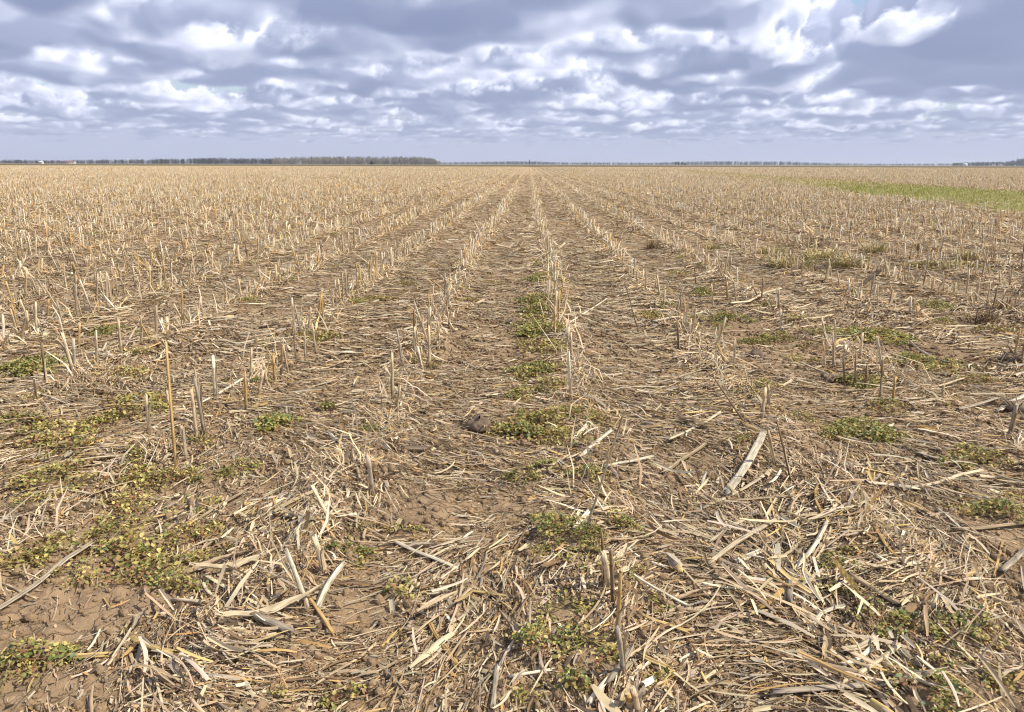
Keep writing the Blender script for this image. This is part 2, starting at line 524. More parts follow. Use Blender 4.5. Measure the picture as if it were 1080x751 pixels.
rowmix = np.clip(1.25 - dist / 160, 0, 1)
straw = sm((dist - 5) / 45) * .9 * (1 - rowmix * .62 * (1 - rowg))
green = in_strip(GX, GY) * np.where(GY > 5, 1, 0) * np.interp(GY, [0, 34, 46, 62, 180], [.85, .8, .25, .12, .06])
yend = Y_END + 25 * vnoise(GX / 90, GX * 0, 4) + GX * .10
far_dark = sm((GY - yend) / 6) * (1 - .45 * sm((GY - yend - 500) / 400))
green = np.maximum(green, sm((GY - yend - 380) / 300) * .55)
GC = np.stack([straw, green, far_dark], -1)
GV = np.stack([GX, GY, GZ], -1)
c0 = len(GV)
GV = np.concatenate([GV, [[0, 0, 0]]]); GC = np.concatenate([GC, [[0, 0, 0]]])
i1 = np.arange(na)
GT = np.stack([i1 * 0 + c0, (i1 + 1) % na * nr, i1 * nr], -1)
tag(link('field', make_mesh('field', GV, GQ, GT, GC, M_SOIL, True)), kind='structure')

# ---------------------------------------------------------------- stubble
# stubs seen plainly in the photo: foot and top in photo pixels, kind of colour
HERO_STUBS = [
    (602, 432, 599, 372, 'white'), (637, 627, 634, 562, 'brown'), (641, 634, 638, 581, 'pale'), (646, 652, 645, 583, 'brown'),
    (650, 690, 654, 600, 'golden'), (657, 728, 655, 668, 'grey'), (664, 757, 662, 724, 'golden'), (672, 762, 671, 727, 'tan'),
    (616, 578, 656, 444, 'brown'), (835, 511, 820, 447, 'brown'), (818, 492, 806, 452, 'tan'), (788, 452, 752, 398, 'brown'),
    (891, 408, 890, 377, 'brown'), (902, 408, 901, 373, 'brown'), (912, 410, 912, 385, 'brown'), (928, 424, 929, 380, 'brown'), (941, 427, 943, 398, 'golden'),
    (870, 386, 870, 362, 'golden'), (879, 384, 878, 356, 'tan'),
    (456, 380, 438, 320, 'pale'), (453, 392, 452, 346, 'tan'), (446, 398, 440, 366, 'white'), (463, 366, 461, 340, 'tan'), (474, 352, 472, 324, 'tan'),
    (343, 618, 332, 567, 'pale'), (393, 528, 390, 480, 'grey'), (349, 560, 327, 515, 'pale'), (326, 656, 298, 590, 'white'),
    (186, 494, 163, 370, 'golden'), (208, 467, 200, 412, 'tan'), (216, 462, 209, 400, 'grey'), (196, 482, 190, 452, 'tan'), (260, 436, 258, 394, 'golden'),
    (273, 418, 275, 392, 'tan'), (282, 408, 278, 380, 'tan'), (290, 404, 288, 376, 'golden'), (297, 398, 297, 366, 'brown'), (304, 393, 301, 362, 'tan'), (313, 386, 308, 345, 'brown'),
    (322, 378, 321, 350, 'tan'), (333, 370, 330, 342, 'pale'),
    (102, 317, 103, 290, 'tan'), (111, 316, 105, 292, 'pale'), (118, 312, 117, 291, 'golden'), (124, 311, 123, 290, 'pale'), (132, 312, 129, 293, 'tan'), (143, 306, 141, 283, 'white'), (148, 306, 147, 285, 'tan'),
    (83, 366, 81, 342, 'golden'), (31, 340, 25, 316, 'pale'), (38, 345, 36, 322, 'tan'), (19, 350, 14, 322, 'golden'), (82, 284, 76, 262, 'pale'), (110, 278, 103, 258, 'tan'), (4, 282, 4, 270, 'white'),
    (50, 336, 51, 316, 'golden'), (70, 336, 69, 314, 'tan'),
    (716, 372, 714, 340, 'brown'), (823, 352, 824, 327, 'white'), (877, 293, 876, 274, 'white'), (817, 252, 818, 231, 'pale'), (1010, 267, 1009, 243, 'pale'), (672, 300, 671, 284, 'tan'),
    (1026, 262, 1025, 238, 'brown'), (752, 324, 750, 300, 'tan'), (767, 318, 766, 298, 'golden'), (776, 322, 775, 300, 'tan'), (734, 300, 733, 280, 'brown'),
    (945, 322, 938, 300, 'tan'), (1044, 290, 1036, 262, 'pale'), (674, 355, 660, 300, 'brown'),
]


def stub_protos(seed, kind, lean_leaf):
    """culm, sheath and brace-root meshes of one stub, 0.2 m tall"""
    r = np.random.default_rng(seed)
    c = PAL[kind]; L = .2
    hs = np.array([-.03, .0, .035, .043, .05, .058, .095, .138, .146, .154, .2])
    rr = np.array([1.12, 1.1, 1.03, 1.2, 1.22, 1.02, .96, .95, 1.14, .93, .88]) * .0098
    b = r.uniform(-.012, .012, 2)
    pts = np.stack([b[0] * (hs / L) ** 2, b[1] * (hs / L) ** 2, hs], -1)
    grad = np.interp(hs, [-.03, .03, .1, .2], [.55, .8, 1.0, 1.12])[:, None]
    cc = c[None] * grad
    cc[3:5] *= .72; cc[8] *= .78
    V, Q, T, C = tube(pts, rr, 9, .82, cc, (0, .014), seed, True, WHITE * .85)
    culm = MB().add(V, Q, T, C).mesh('corn_stub', M_STALK, True)
    # sheath: a curved sheet hugging one side of the culm, its tip splayed away
    n, k = 9, 6
    t = np.linspace(0, 1, n)[:, None]; a0 = r.uniform(0, 6.28); span = r.uniform(1.6, 2.6)
    a = a0 + (np.linspace(-.5, .5, k)[None] * span) * (1 - .55 * t)
    open_ = np.clip(t - .5, 0, 1) ** 1.5
    rad_ = .0118 + .10 * open_ * lean_leaf
    x = np.cos(a0) * .11 * open_ * lean_leaf + np.cos(a) * (.0118 + .012 * open_)
    y = np.sin(a0) * .11 * open_ * lean_leaf + np.sin(a) * (.0118 + .012 * open_)
    z = .02 + t * r.uniform(.11, .19) - .07 * open_ * lean_leaf + 0 * a + r.uniform(-.008, .008, (n, k)) * t
    V = np.stack([x, y, z], -1).reshape(-1, 3)
    i = np.arange(n - 1)[:, None]; j = np.arange(k - 1)[None]
    Q = np.stack([i * k + j, i * k + j + 1, (i + 1) * k + j + 1, (i + 1) * k + j], -1).reshape(-1, 4)
    sc = (PALE if kind in ('golden', 'brown', 'tan') else TAN) * .95
    C = np.repeat(np.repeat(sc[None, None], n, 0), k, 1) * r.uniform(.75, 1.15, (1, k, 1)) * r.uniform(.9, 1.1, (n, 1, 1))
    sheath = MB().add(V, Q, None, C.reshape(-1, 3)).mesh('leaf_sheath', M_LEAF, True)
    m = MB()
    for q in range(7):
        th = q / 7 * 6.28 + r.uniform(-.3, .3); h = r.uniform(.018, .036); o = r.uniform(.02, .036)
        p = [[math.cos(th) * .008, math.sin(th) * .008, h], [math.cos(th) * (.008 + o * .6), math.sin(th) * (.008 + o * .6), h * .6], [math.cos(th) * (.008 + o), math.sin(th) * (.008 + o), -.012]]
        V, Q, T, C = tube(p, [.0026, .0022, .0013], 5, 1, BROWN * r.uniform(.8, 1.5))
        m.add(V, Q, T, C)
    return culm, sheath, m.mesh('brace_roots', M_STALK, True)


PROTO = {}
for kind in ('tan', 'pale', 'golden', 'brown', 'grey', 'white'):
    PROTO[kind] = [stub_protos(100 + 31 * len(PROTO) + 7 * v, kind, (.15, 1.0, .5)[v]) for v in range(3)]

stubs = []           # every individually built stub: dict(x, y, top vector, kind)
for (bx, by, tx, ty, kind) in HERO_STUBS:
    g = ground(bx, by); z0 = float(height(g[0], g[1]))
    d = ray(tx, ty); t = g[1] / d[1]
    top = np.array([0, 0, CAM_H]) + d * t
    v = top - np.array([g[0], g[1], z0])
    v[1] += rng.normal(0, .12) * v[2]
    stubs.append(dict(x=g[0], y=g[1], z=z0, v=v, kind=kind, hero=True))

HX = np.array([s['x'] for s in stubs]); HY = np.array([s['y'] for s in stubs])

pos = []
for k in range(-330, 331):
    xr = ROW_X + k * ROW_S
    y0 = max(1.0, (abs(xr) - 1.2) / .80)
    if y0 > Y_END: continue
    ys = []; ya = y0
    for (ylim, sp) in ((45, .105), (110, .18), (Y_END + 20, .62)):
        if ya < ylim:
            q = np.arange(ya, ylim, sp); ys.append(np.stack([q, q * 0 + sp], -1)); ya = ylim
    ys = np.concatenate(ys)
    y = ys[:, 0] + U(-.07, .07, len(ys))
    keep = fbm(y / 1.5, y * 0 + k * 7.3, 31, 3) * 1.3 + U(0, 1, len(y)) > -.12
    near = np.interp(np.hypot(y, xr), [1.8, 2.8, 4.5, 7], [.97, .85, .38, .04])
    if k in (1, 2, 3, 4): near = near + .06
    keep &= U(0, 1, len(y)) > near
    if k == 0: keep &= U(0, 1, len(y)) > np.interp(y, [2, 6, 10], [.9, .55, .1])
    keep &= y < Y_END + 25 * vnoise(np.full_like(y, xr / 90), y * 0, 4) + xr * .10
    y = y[keep]; sp = ys[keep, 1]
    x = xr + row_wobble(y, k) + rng.normal(0, .022, len(y))
    pos.append(np.stack([x, y, sp, y * 0 + k], -1))
pos = np.concatenate(pos)
d2 = np.min((pos[:, None, 0] - HX[None]) ** 2 + (pos[:, None, 1] - HY[None]) ** 2, 1) if len(pos) < 20000 else None
if d2 is None:
    ok = np.ones(len(pos), bool); nr_ = np.hypot(pos[:, 0], pos[:, 1]) < 14
    q = pos[nr_]
    d2 = np.min((q[:, None, 0] - HX[None]) ** 2 + (q[:, None, 1] - HY[None]) ** 2, 1)
    ok[np.where(nr_)[0][d2 < .10 ** 2]] = False
    pos = pos[ok]
ins = in_strip(pos[:, 0], pos[:, 1])
pos = pos[(U(0, 1, len(pos)) > ins * np.interp(pos[:, 1], [40, 70, 130], [1.1, .6, .45])) | (U(0, 1, len(pos)) < .02)]
n_ = len(pos)
hgt = np.clip(rng.normal(.17, .038, n_), .06, .28) * np.interp(pos[:, 3], [-2, 1, 3, 8], [1.02, .88, .85, 1.0])
lean = np.abs(rng.normal(0, .17, n_)) + (U(0, 1, n_) < .14) * U(.2, .9, n_)
lead = U(0, 6.28, n_)
tv = np.stack([np.sin(lean) * np.cos(lead), np.sin(lean) * np.sin(lead), np.cos(lean)], -1) * hgt[:, None]
pz = height(pos[:, 0], pos[:, 1])
# which of them show largest in the photo
P3 = np.stack([pos[:, 0], pos[:, 1], pz], -1)
q0 = (P3 - [0, 0, CAM_H]) @ RN; q1 = (P3 + tv - [0, 0, CAM_H]) @ RN
u0 = np.stack([q0[:, 0] / -q0[:, 2], q0[:, 1] / -q0[:, 2]], -1) * F; u1 = np.stack([q1[:, 0] / -q1[:, 2], q1[:, 1] / -q1[:, 2]], -1) * F
size = np.linalg.norm(u1 - u0, axis=1)
inside = (np.abs(u0[:, 0]) < 540) & (np.abs(u0[:, 1]) < 375)
size_in = np.where(inside, size, 0)
n_ind = 292 - len(stubs)
order = np.argsort(-size_in)
ind = order[:n_ind]
KW = [('tan', 4), ('pale', 2.2), ('golden', 2.6), ('brown', 1.1), ('grey', .9), ('white', .6)]
kn = [k for k, _ in KW]; kp = np.array([w for _, w in KW]); kp /= kp.sum()
for i in ind:
    stubs.append(dict(x=pos[i, 0], y=pos[i, 1], z=pz[i], v=tv[i], kind=kn[rng.choice(len(kn), p=kp)], hero=False))
rest = np.setdiff1d(np.arange(n_), ind)
ROWNAME = {0: 'the middle row'}
NTH = ['first', 'second', 'third', 'fourth', 'fifth', 'sixth', 'seventh', 'eighth', 'ninth', 'tenth', 'eleventh', 'twelfth']


def ordn(i):
    if i < 12: return NTH[i]
    s = {1: 'st', 2: 'nd', 3: 'rd'}.get((i + 1) % 10 if (i + 1) % 100 not in (11, 12, 13) else 0, 'th')
    return f'{i + 1}{s}'


def rowname(k):
    if k == 0: return 'the middle row'
    return f'{ordn(abs(k) - 1)} row {"left" if k < 0 else "right"} of middle'


COLW = dict(tan='tan', pale='pale', golden='golden brown', brown='dark brown', grey='grey', white='bleached white')
rows = {}
for s in stubs:
    s['row'] = int(round((s['x'] - ROW_X) / ROW_S)); rows.setdefault(s['row'], []).append(s)
for k, lst in rows.items():
    for i, s in enumerate(sorted(lst, key=lambda s: s['y'])):
        L = np.linalg.norm(s['v']); sx = s['v'][0] / max(L, 1e-6)
        look = 'tall' if L > .23 else 'short' if L < .14 else 'medium'
        tilt = ' leaning left' if sx < -.22 else ' leaning right' if sx > .22 else ' upright'
        lab = f"{look} {COLW[s['kind']]} stub{tilt}, {ordn(i)} from near end of {rowname(k)}"
        var = rng.integers(0, 3)
        culm, sheath, roots = PROTO[s['kind']][var]
        o = link('corn_stub', culm); tag(o, lab, 'corn stubble', 'cut corn stubs standing in rows')
        o.location = (s['x'], s['y'], s['z'])
        rot = Vector(s['v']).to_track_quat('Z', 'Y').to_matrix() @ Matrix.Rotation(U(0, 6.28), 3, 'Z')
        o.rotation_euler = rot.to_euler()
        wsc = U(.5, .8) * (.8 if s['kind'] == 'brown' else 1) * (.72 if L > .24 else 1)
        o.scale = (wsc, wsc, L / .2)
        px = F * L / max(s['y'], 1)
        if px > 20 or s['hero']:
            a = link('leaf_sheath', sheath, o)
            if px > 40: link('brace_roots', roots, o)


def prisms(base, vec, rad, sides, col, cap=True, seed=0):
    n = len(base); r = np.random.default_rng(seed)
    th = np.arange(sides) / sides * 2 * PI
    ph = r.uniform(0, 6.28, (n, 1))
    off = np.stack([np.cos(th + ph), np.sin(th + ph), 0 * (th + ph)], -1) * rad[:, None, None]
    V0 = base[:, None] + off - [0, 0, .02]; V1 = base[:, None] + vec[:, None] + off * .9
    V = np.concatenate([V0, V1], 1)
    j = np.arange(sides)
    q = np.stack([j, (j + 1) % sides, sides + (j + 1) % sides, sides + j], -1)
    Q = (np.arange(n) * 2 * sides)[:, None, None] + q[None]
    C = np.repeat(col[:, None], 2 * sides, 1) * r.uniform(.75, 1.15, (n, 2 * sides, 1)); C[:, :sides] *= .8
    T = None
    if cap:
        tt = np.stack([np.zeros(sides - 2, int), np.arange(1, sides - 1), np.arange(2, sides)], -1) + sides
        T = ((np.arange(n) * 2 * sides)[:, None, None] + tt[None]).reshape(-1, 3)
    return V.reshape(-1, 3), Q.reshape(-1, 4), T, C.reshape(-1, 3)


mb = MB()
rp = P3[rest]; rv = tv[rest]; rd = np.hypot(rp[:, 0], rp[:, 1])
STUBCOL = [('tan', 3.4), ('pale', 4.4), ('golden', 1.3), ('brown', .5), ('grey', .4), ('white', 2.4), ('yellow', .8)]
for lo, hi, sides, rk in ((0, 25, 6, 1.0), (25, 60, 4, 1.15), (60, 120, 3, 1.7), (120, 900, 3, 3.6)):
    m = (rd >= lo) & (rd < hi); k = m.sum()
    if not k: continue
    c = pick(k, STUBCOL)
    vv = rv[m] * (1.0 if lo < 120 else 1.1)
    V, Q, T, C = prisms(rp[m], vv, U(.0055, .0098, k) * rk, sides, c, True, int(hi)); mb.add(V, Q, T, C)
    # torn leaves still hanging on the stubs
    for rep in range(5 if lo < 25 else 3 if lo < 60 else 1):
        sel = U(0, 1, k) < (.75 if lo < 60 else .6)
        kk = sel.sum(); bp = rp[m][sel] + vv[sel] * U(.1, .8, (kk, 1))
        bp[:, :2] += rng.normal(0, .03, (kk, 2))
        V, Q, C = strips(bp, U(0, 6.28, kk), U(.06, .20, kk), U(.005, .015, kk) * (1 if lo < 60 else 1.8 if lo < 120 else 3), 2 if lo < 60 else 1, 2, rng.normal(.3, .6, kk), U(-.6, .6, kk), U(-.35, .1, kk), 0, 0, .25, .8, 0, pick(kk, STUBCOL), 3)
        mb.add(V, Q, None, C)
tag(mb.build('distant_stubble', M_RESIDUE), 'rows of pale cut corn stubble running to the horizon', 'stubble', None, 'stuff')

WEEDS = [  # photo pixel, radius in pixels, g green / y yellow-olive
    (30, 705, 32, 'g'), (8, 722, 26, 'y'), (62, 695, 18, 'y'), (190, 625, 24, 'g'), (150, 585, 42, 'y'), (205, 570, 34, 'y'), (105, 575, 34, 'y'), (55, 590, 36, 'y'), (15, 602, 28, 'y'), (180, 605, 30, 'y'), (225, 590, 22, 'y'), (135, 618, 26, 'y'), (120, 552, 26, 'y'), (85, 612, 22, 'y'),
    (40, 390, 22, 'g'), (135, 395, 18, 'y'), (115, 350, 12, 'g'), (150, 430, 26, 'y'), (50, 462, 30, 'y'), (18, 450, 20, 'y'), (80, 478, 24, 'y'), (70, 512, 38, 'y'), (150, 508, 36, 'y'), (185, 505, 28, 'y'), (222, 500, 20, 'y'), (255, 495, 18, 'g'), (130, 535, 32, 'y'), (290, 450, 20, 'g'), (345, 360, 15, 'y'), (325, 356, 10, 'y'), (400, 317, 15, 'y'), (385, 462, 8, 'g'), (397, 465, 10, 'g'), (345, 433, 7, 'g'), (110, 445, 20, 'y'), (195, 470, 18, 'y'), (205, 535, 20, 'y'), (30, 540, 24, 'y'),
    (575, 298, 14, 'g'), (570, 330, 15, 'g'), (573, 370, 18, 'y'), (560, 400, 18, 'y'), (585, 395, 16, 'y'), (555, 425, 14, 'y'), (570, 455, 30, 'y'), (605, 450, 24, 'y'), (555, 505, 20, 'g'), (580, 500, 15, 'g'), (620, 510, 22, 'g'), (640, 520, 12, 'y'), (590, 568, 30, 'g'), (570, 592, 20, 'y'), (612, 580, 26, 'g'), (620, 605, 18, 'y'), (640, 615, 14, 'y'), (600, 650, 26, 'y'), (580, 680, 26, 'g'), (560, 692, 22, 'g'), (622, 690, 28, 'y'), (560, 735, 18, 'y'), (602, 735, 24, 'g'), (640, 708, 18, 'y'), (690, 650, 11, 'y'), (658, 562, 12, 'y'), (700, 732, 14, 'y'), (670, 622, 10, 'y'), (560, 345, 12, 'y'), (578, 415, 12, 'y'),
    (388, 598, 15, 'g'), (410, 568, 12, 'y'), (436, 570, 12, 'y'), (424, 634, 13, 'g'), (374, 592, 10, 'g'), (352, 595, 9, 'g'), (365, 743, 16, 'y'), (300, 742, 12, 'y'), (388, 566, 12, 'y'),
    (445, 392, 12, 'y'), (490, 320, 10, 'y'), (685, 335, 15, 'y'), (715, 290, 9, 'y'), (740, 310, 11, 'g'), (770, 338, 13, 'g'), (820, 357, 12, 'g'), (920, 357, 22, 'g'), (905, 312, 8, 'g'), (995, 385, 18, 'y'), (1000, 284, 22, 'y'), (985, 325, 11, 'g'), (992, 342, 8, 'g'), (900, 405, 18, 'g'), (925, 405, 14, 'y'), (915, 455, 24, 'g'), (935, 434, 18, 'y'), (895, 460, 14, 'g'), (1020, 485, 32, 'y'), (1046, 490, 20, 'y'), (1000, 490, 14, 'g'), (790, 470, 12, 'y'), (1060, 550, 28, 'g'), (1036, 545, 22, 'y'), (1062, 520, 18, 'y'),
    (880, 605, 24, 'g'), (905, 590, 14, 'y'), (865, 625, 18, 'y'), (930, 660, 28, 'y'), (960, 672, 24, 'g'), (1000, 680, 28, 'g'), (1040, 690, 18, 'y'), (980, 745, 34, 'g'), (1040, 725, 24, 'y'), (920, 640, 22, 'y'), (1060, 735, 18, 'y'), (1030, 668, 14, 'g'), (950, 712, 16, 'y'), (990, 715, 16, 'y'),
    (850, 365, 10, 'y'), (760, 345, 9, 'y'), (960, 330, 10, 'y'), (1050, 350, 12, 'y'), (700, 310, 7, 'y'), (630, 255, 5, 'y'), (520, 300, 7, 'y'), (430, 300, 8, 'y'), (300, 250, 8, 'y'), (100, 250, 8, 'y'),
]
for q in range(120):     # small seedlings strung along the rows further up the field
    k_ = int(rng.choice([0, 0, 1, 1, 2, 2, 3, -2, -2, -3, -3, -4, 4])); y_ = float(U(1.6, 9.0)) if q < 90 else float(U(7, 16))
    u_, v_ = project((ROW_X + k_ * ROW_S + rng.normal(0, .10), y_, 0))
    if 5 < u_ < 1075 and 240 < v_ < 745: WEEDS.append((u_, v_, float(U(.022, .06)) * F / y_, 'y' if U(0, 1) < .65 else 'g'))
WEEDS += [(px_ + 4, py_ + 9, r_, t_) for (px_, py_, r_, t_) in [(572, 288, 11, 'g'), (568, 312, 15, 'g'), (572, 345, 18, 'g'), (566, 386, 19, 'g'), (582, 405, 18, 'y'), (552, 410, 15, 'g'), (590, 462, 20, 'y'), (548, 452, 18, 'g'), (570, 274, 8, 'g'), (562, 330, 14, 'y'), (582, 366, 15, 'y'), (552, 436, 14, 'y'), (700, 318, 9, 'g'), (728, 330, 10, 'y'), (790, 352, 12, 'g'), (842, 372, 12, 'y'), (868, 345, 9, 'g'), (960, 372, 13, 'g'), (1030, 392, 14, 'y')]]
WEEDS = [(px_, py_, r_ * (1.35 if py_ < 480 else 1.0), t_) for (px_, py_, r_, t_) in WEEDS]
weed_spots = []
for (px, py, rp_, tone) in WEEDS:
    g_ = ground(px, py); weed_spots.append((g_[0], g_[1], rp_ * g_[1] / F * 1.0))
# ---------------------------------------------------------------- chopped straw on the soil
BARE = [(345, 690, 48, 26), (110, 650, 40, 22), (60, 735, 50, 18), (290, 615, 26, 20), (395, 650, 40, 22), (210, 690, 30, 14), (30, 650, 30, 16), (230, 555, 30, 14), (300, 640, 20, 20)]
bare = []
for (px, py, rx, ry) in BARE:
    g = ground(px, py); bare.append((g[0], g[1], rx * g[1] / F * 1.1, abs(ground(px, py - ry)[1] - g[1])))
HEAPS = [(780, 560, 75, 55), (880, 590, 50, 60), (720, 430, 60, 30), (900, 720, 60, 30), (270, 555, 70, 25), (220, 680, 60, 40), (660, 330, 30, 30), (820, 640, 40, 30), (980, 500, 60, 20), (480, 640, 60, 60)]
heaps = []
for (px, py, rx, ry) in HEAPS:
    g = ground(px, py); heaps.append((g[0], g[1], rx * g[1] / F * 1.2, abs(ground(px, py - ry)[1] - g[1])))


def cover_at(x, y):
    k = np.round((x - ROW_X) / ROW_S); dx = x - ROW_X - k * ROW_S
    far = np.clip((y - 3) / 5, 0, 1)
    w = .50 + (.75 - .35 * far) * fbm(x / .5, y / .6, 51, 3) + .30 * vnoise(x / .13, y / .13, 52) + (.16 + .30 * far) * np.exp(-(dx / .15) ** 2) - .08 * far
    for (bx, by, rr_) in weed_spots: w = w - (.45 + .35 * far) * np.exp(-(((x - bx) ** 2 + (y - by) ** 2) / rr_ ** 2) ** 2)
    for (bx, by, rx, ry) in bare: w = w - .38 * np.exp(-((x - bx) / rx) ** 2 - ((y - by) / ry) ** 2)
    for (bx, by, rx, ry) in heaps: w = w + .6 * np.exp(-((x - bx) / rx) ** 2 - ((y - by) / ry) ** 2)
    return np.clip(w, .04, 1.0)


def flow(x, y):
    """the way the straw lies: swirls laid down by the harvester"""
    a = 1.35 * vnoise(x / .9 + 3, y / 1.3, 61) * 1.5 + .6 * vnoise(x / .3, y / .35, 62)
    # in the lanes the wheels combed it into arcs from row to row
    k = np.floor((x - ROW_X) / ROW_S); u = ((x - ROW_X) / ROW_S - k - .5) * 2
    w = np.clip((y - 2.2) / 1.2, 0, 1) * np.where((k >= -2) & (k <= 1), .9, .45)
    return a * (1 - w) + (.95 * u + .5 * vnoise(x / .3, y / .35, 62)) * w


def scatter(n, y0, y1, power=1.0):
    x = []; y = []
    need = n
    while need > 0:
        m = int(need * 2.2) + 200
        yy = np.sqrt(U(y0 ** 2, y1 ** 2, m)) if power == 1 else U(y0, y1, m)
        xx = U(-1, 1, m) * (.86 * yy + .9)
        k = U(0, 1, m) < cover_at(xx, yy) * (1 - .95 * in_strip(xx, yy, .8))
        x.append(xx[k][:need]); y.append(yy[k][:need]); need -= len(x[-1])
    return np.concatenate(x), np.concatenate(y)


mb = MB()


def lay(n, y0, y1, L, W, segs, cross, lift, tilt, curl, bend, fold, align, items=DEBRIS, tip=.5, tail=.8, roll=.35, wave=0., seed=0):
    x, y = scatter(n, y0, y1)
    p = np.stack([x, y, height(x, y) + U(.001, 1, n) ** 2 * lift + .0015], -1)
    al = U(0, 1, n) < align
    hd = np.where(al, flow(x, y) + rng.normal(0, .32, n), U(0, 6.28, n))
    hd = hd + PI * (U(0, 1, n) < .5)
    cl = pick(n, items)
    if True:     # straw in the wheel lanes is trodden and soil-stained, along the rows it stays clean
        kk = np.round((x - ROW_X) / ROW_S); cl = cl * (np.interp(y, [1, 4, 7, 90, 140], [.90, .90, .80, .80, .9]) + np.interp(y, [1, 4, 7, 90, 140], [.18, .20, .36, .32, .1]) * np.exp(-((x - ROW_X - kk * ROW_S) / .15) ** 2))[:, None]
    V, Q, C = strips(p, hd, rng.gamma(4, L / 4, n).clip(L * .3, L * 2.6), rng.gamma(4, W / 4, n).clip(W * .35, W * 2.5), segs, cross, rng.normal(0, tilt, n), rng.normal(0, roll, n),
                     rng.normal(0, curl, n), rng.normal(0, bend, n), rng.normal(0, fold, n), tip, tail, wave, cl, seed)
    mb.add(V, Q, None, C)


# close by: strips with folds and curls, fine shreds, crumbs
lay(27000, .95, 3.8, .068, .0042, 4, 3, .014, .07, .035, .045, .6, .72, seed=1)
lay(6000, .95, 3.8, .15, .0040, 5, 3, .018, .05, .025, .05, .6, .88, [('tan', 3), ('pale', 2.6), ('yellow', .6), ('grey', 1), ('white', .5), ('brown', 1)], .3, .7, seed=2)
lay(900, .95, 3.8, .075, .0125, 5, 4, .012, .09, .07, .04, .8, .6, [('tan', 3), ('pale', 1.6), ('grey', 2), ('brown', 1.8), ('golden', .6)], .3, .75, .45, .015, seed=3)
lay(190000, .95, 3.8, .026, .0034, 2, 2, .007, .16, .05, .06, 0, .5, [('tan', 3.4), ('pale', 1.0), ('brown', 3.4), ('grey', 1.3), ('golden', .9), ('dark', .9)], .6, .8, .5, seed=4)
lay(190000, .95, 2.8, .012, .0026, 1, 2, .004, .3, 0, 0, 0, .2, [('tan', 3), ('brown', 3.4), ('grey', 1.2), ('dark', .9), ('pale', .7)], .6, .8, .6, seed=5)
lay(1700, .95, 3.8, .055, .0075, 3, 4, .016, .10, .03, .02, .9, .6, [('pale', 3.4), ('white', 1.8), ('tan', 3), ('grey', 1.2), ('yellow', .5)], .8, .9, .5, seed=15)
# further out
lay(85000, 3.8, 9.5, .085, .0078, 3, 2, .016, .10, .05, .06, 0, .68, seed=6)
lay(14000, 3.8, 9.5, .18, .0060, 3, 2, .022, .08, .04, .06, 0, .82, [('tan', 3), ('pale', 2.6), ('white', .7), ('grey', 1), ('brown', .8)], .3, .7, seed=7)
lay(270000, 3.8, 9.5, .036, .0050, 1, 2, .009, .2, 0, 0, 0, .45, [('tan', 3), ('pale', .8), ('brown', 3.4), ('grey', 1.3), ('golden', .6), ('dark', .9)], seed=8)
lay(230000, 9.5, 26, .12, .013, 1, 2, .035, .20, 0, 0, 0, .5, [('tan', 4), ('pale', 2.6), ('golden', 1.3), ('brown', 2.4), ('grey', .8), ('white', .5), ('dark', .5)], seed=9)
lay(120000, 26, 75, .20, .026, 1, 2, .05, .35, 0, 0, 0, .3, [('tan', 4), ('pale', 3), ('golden', 1.5), ('brown', 1.6), ('grey', .6), ('white', .6)], seed=10)
# broad flat leaf and split-stalk pieces heaped where the harvester dropped them
xs = []; ys = []
for (bx, by, rx, ry) in heaps:
    k = 46 if bx > .25 else 16
    xs.append(bx + rng.normal(0, .72, k) * rx); ys.append(by + rng.normal(0, .72, k) * ry)
x = np.concatenate(xs); y = np.concatenate(ys); n = len(x)
p = np.stack([x, y, height(x, y) + U(.004, .034, n)], -1)
V, Q, C = strips(p, flow(x, y) + rng.normal(0, .45, n), rng.gamma(5, .019, n).clip(.03, .2), rng.gamma(5, .0015, n).clip(.003, .016), 5, 4, rng.normal(0, .10, n), rng.normal(0, .4, n), rng.normal(0, .035, n), rng.normal(0, .03, n), rng.normal(.5, .6, n), .5, .8, .006,
                 pick(n, [('pale', 4), ('white', 2.2), ('tan', 3), ('yellow', .8), ('grey', .9), ('brown', .6)]), 21)
mb.add(V, Q, None, C)
# shreds caught upright along the stub rows
for (n, y0, y1, L_, W_) in ((2500, 1.3, 4, .10, .0045), (16000, 4, 11, .11, .0062), (52000, 11, 34, .14, .011)):
    yy = np.sqrt(U(y0 ** 2, y1 ** 2, n * 2)); kk = np.round(U(-1, 1, n * 2) * (.86 * yy + .5) / ROW_S)
    xx = ROW_X + kk * ROW_S + row_wobble(yy, kk) + rng.normal(0, .055, n * 2)
    wz = np.zeros(n * 2)
    for (bx, by, rr_) in weed_spots: wz = np.maximum(wz, np.exp(-((xx - bx) ** 2 + (yy - by) ** 2) / rr_ ** 2))
    ok = (fbm(yy / 1.5, yy * 0 + kk * 7.3, 31, 3) > -.25) & (U(0, 1, n * 2) > wz * .8) & (U(0, 1, n * 2) > in_strip(xx, yy))
    xx = xx[ok][:n]; yy = yy[ok][:n]; m_ = len(xx); LL = rng.gamma(4, L_ / 4, m_)
    pit = np.abs(rng.normal(.55, .4, m_)).clip(0, 1.5)
    V, Q, C = strips(np.stack([xx, yy, height(xx, yy) + LL * np.sin(pit) * .42], -1), U(0, 6.28, m_), LL, rng.gamma(4, W_ / 4, m_), 2, 2, pit, U(-.6, .6, m_), U(-.3, .05, m_), rng.normal(0, .06, m_), 0, .3, .8, 0,
                     pick(m_, [('tan', 3), ('pale', 4), ('white', 1.8), ('golden', 1.2), ('yellow', .7), ('grey', .5)]), 12)
    mb.add(V, Q, None, C)
tag(mb.build('crop_residue', M_RESIDUE), 'chopped dry corn leaves and stalk shreds strewn over brown soil', 'crop residue', None, 'stuff')

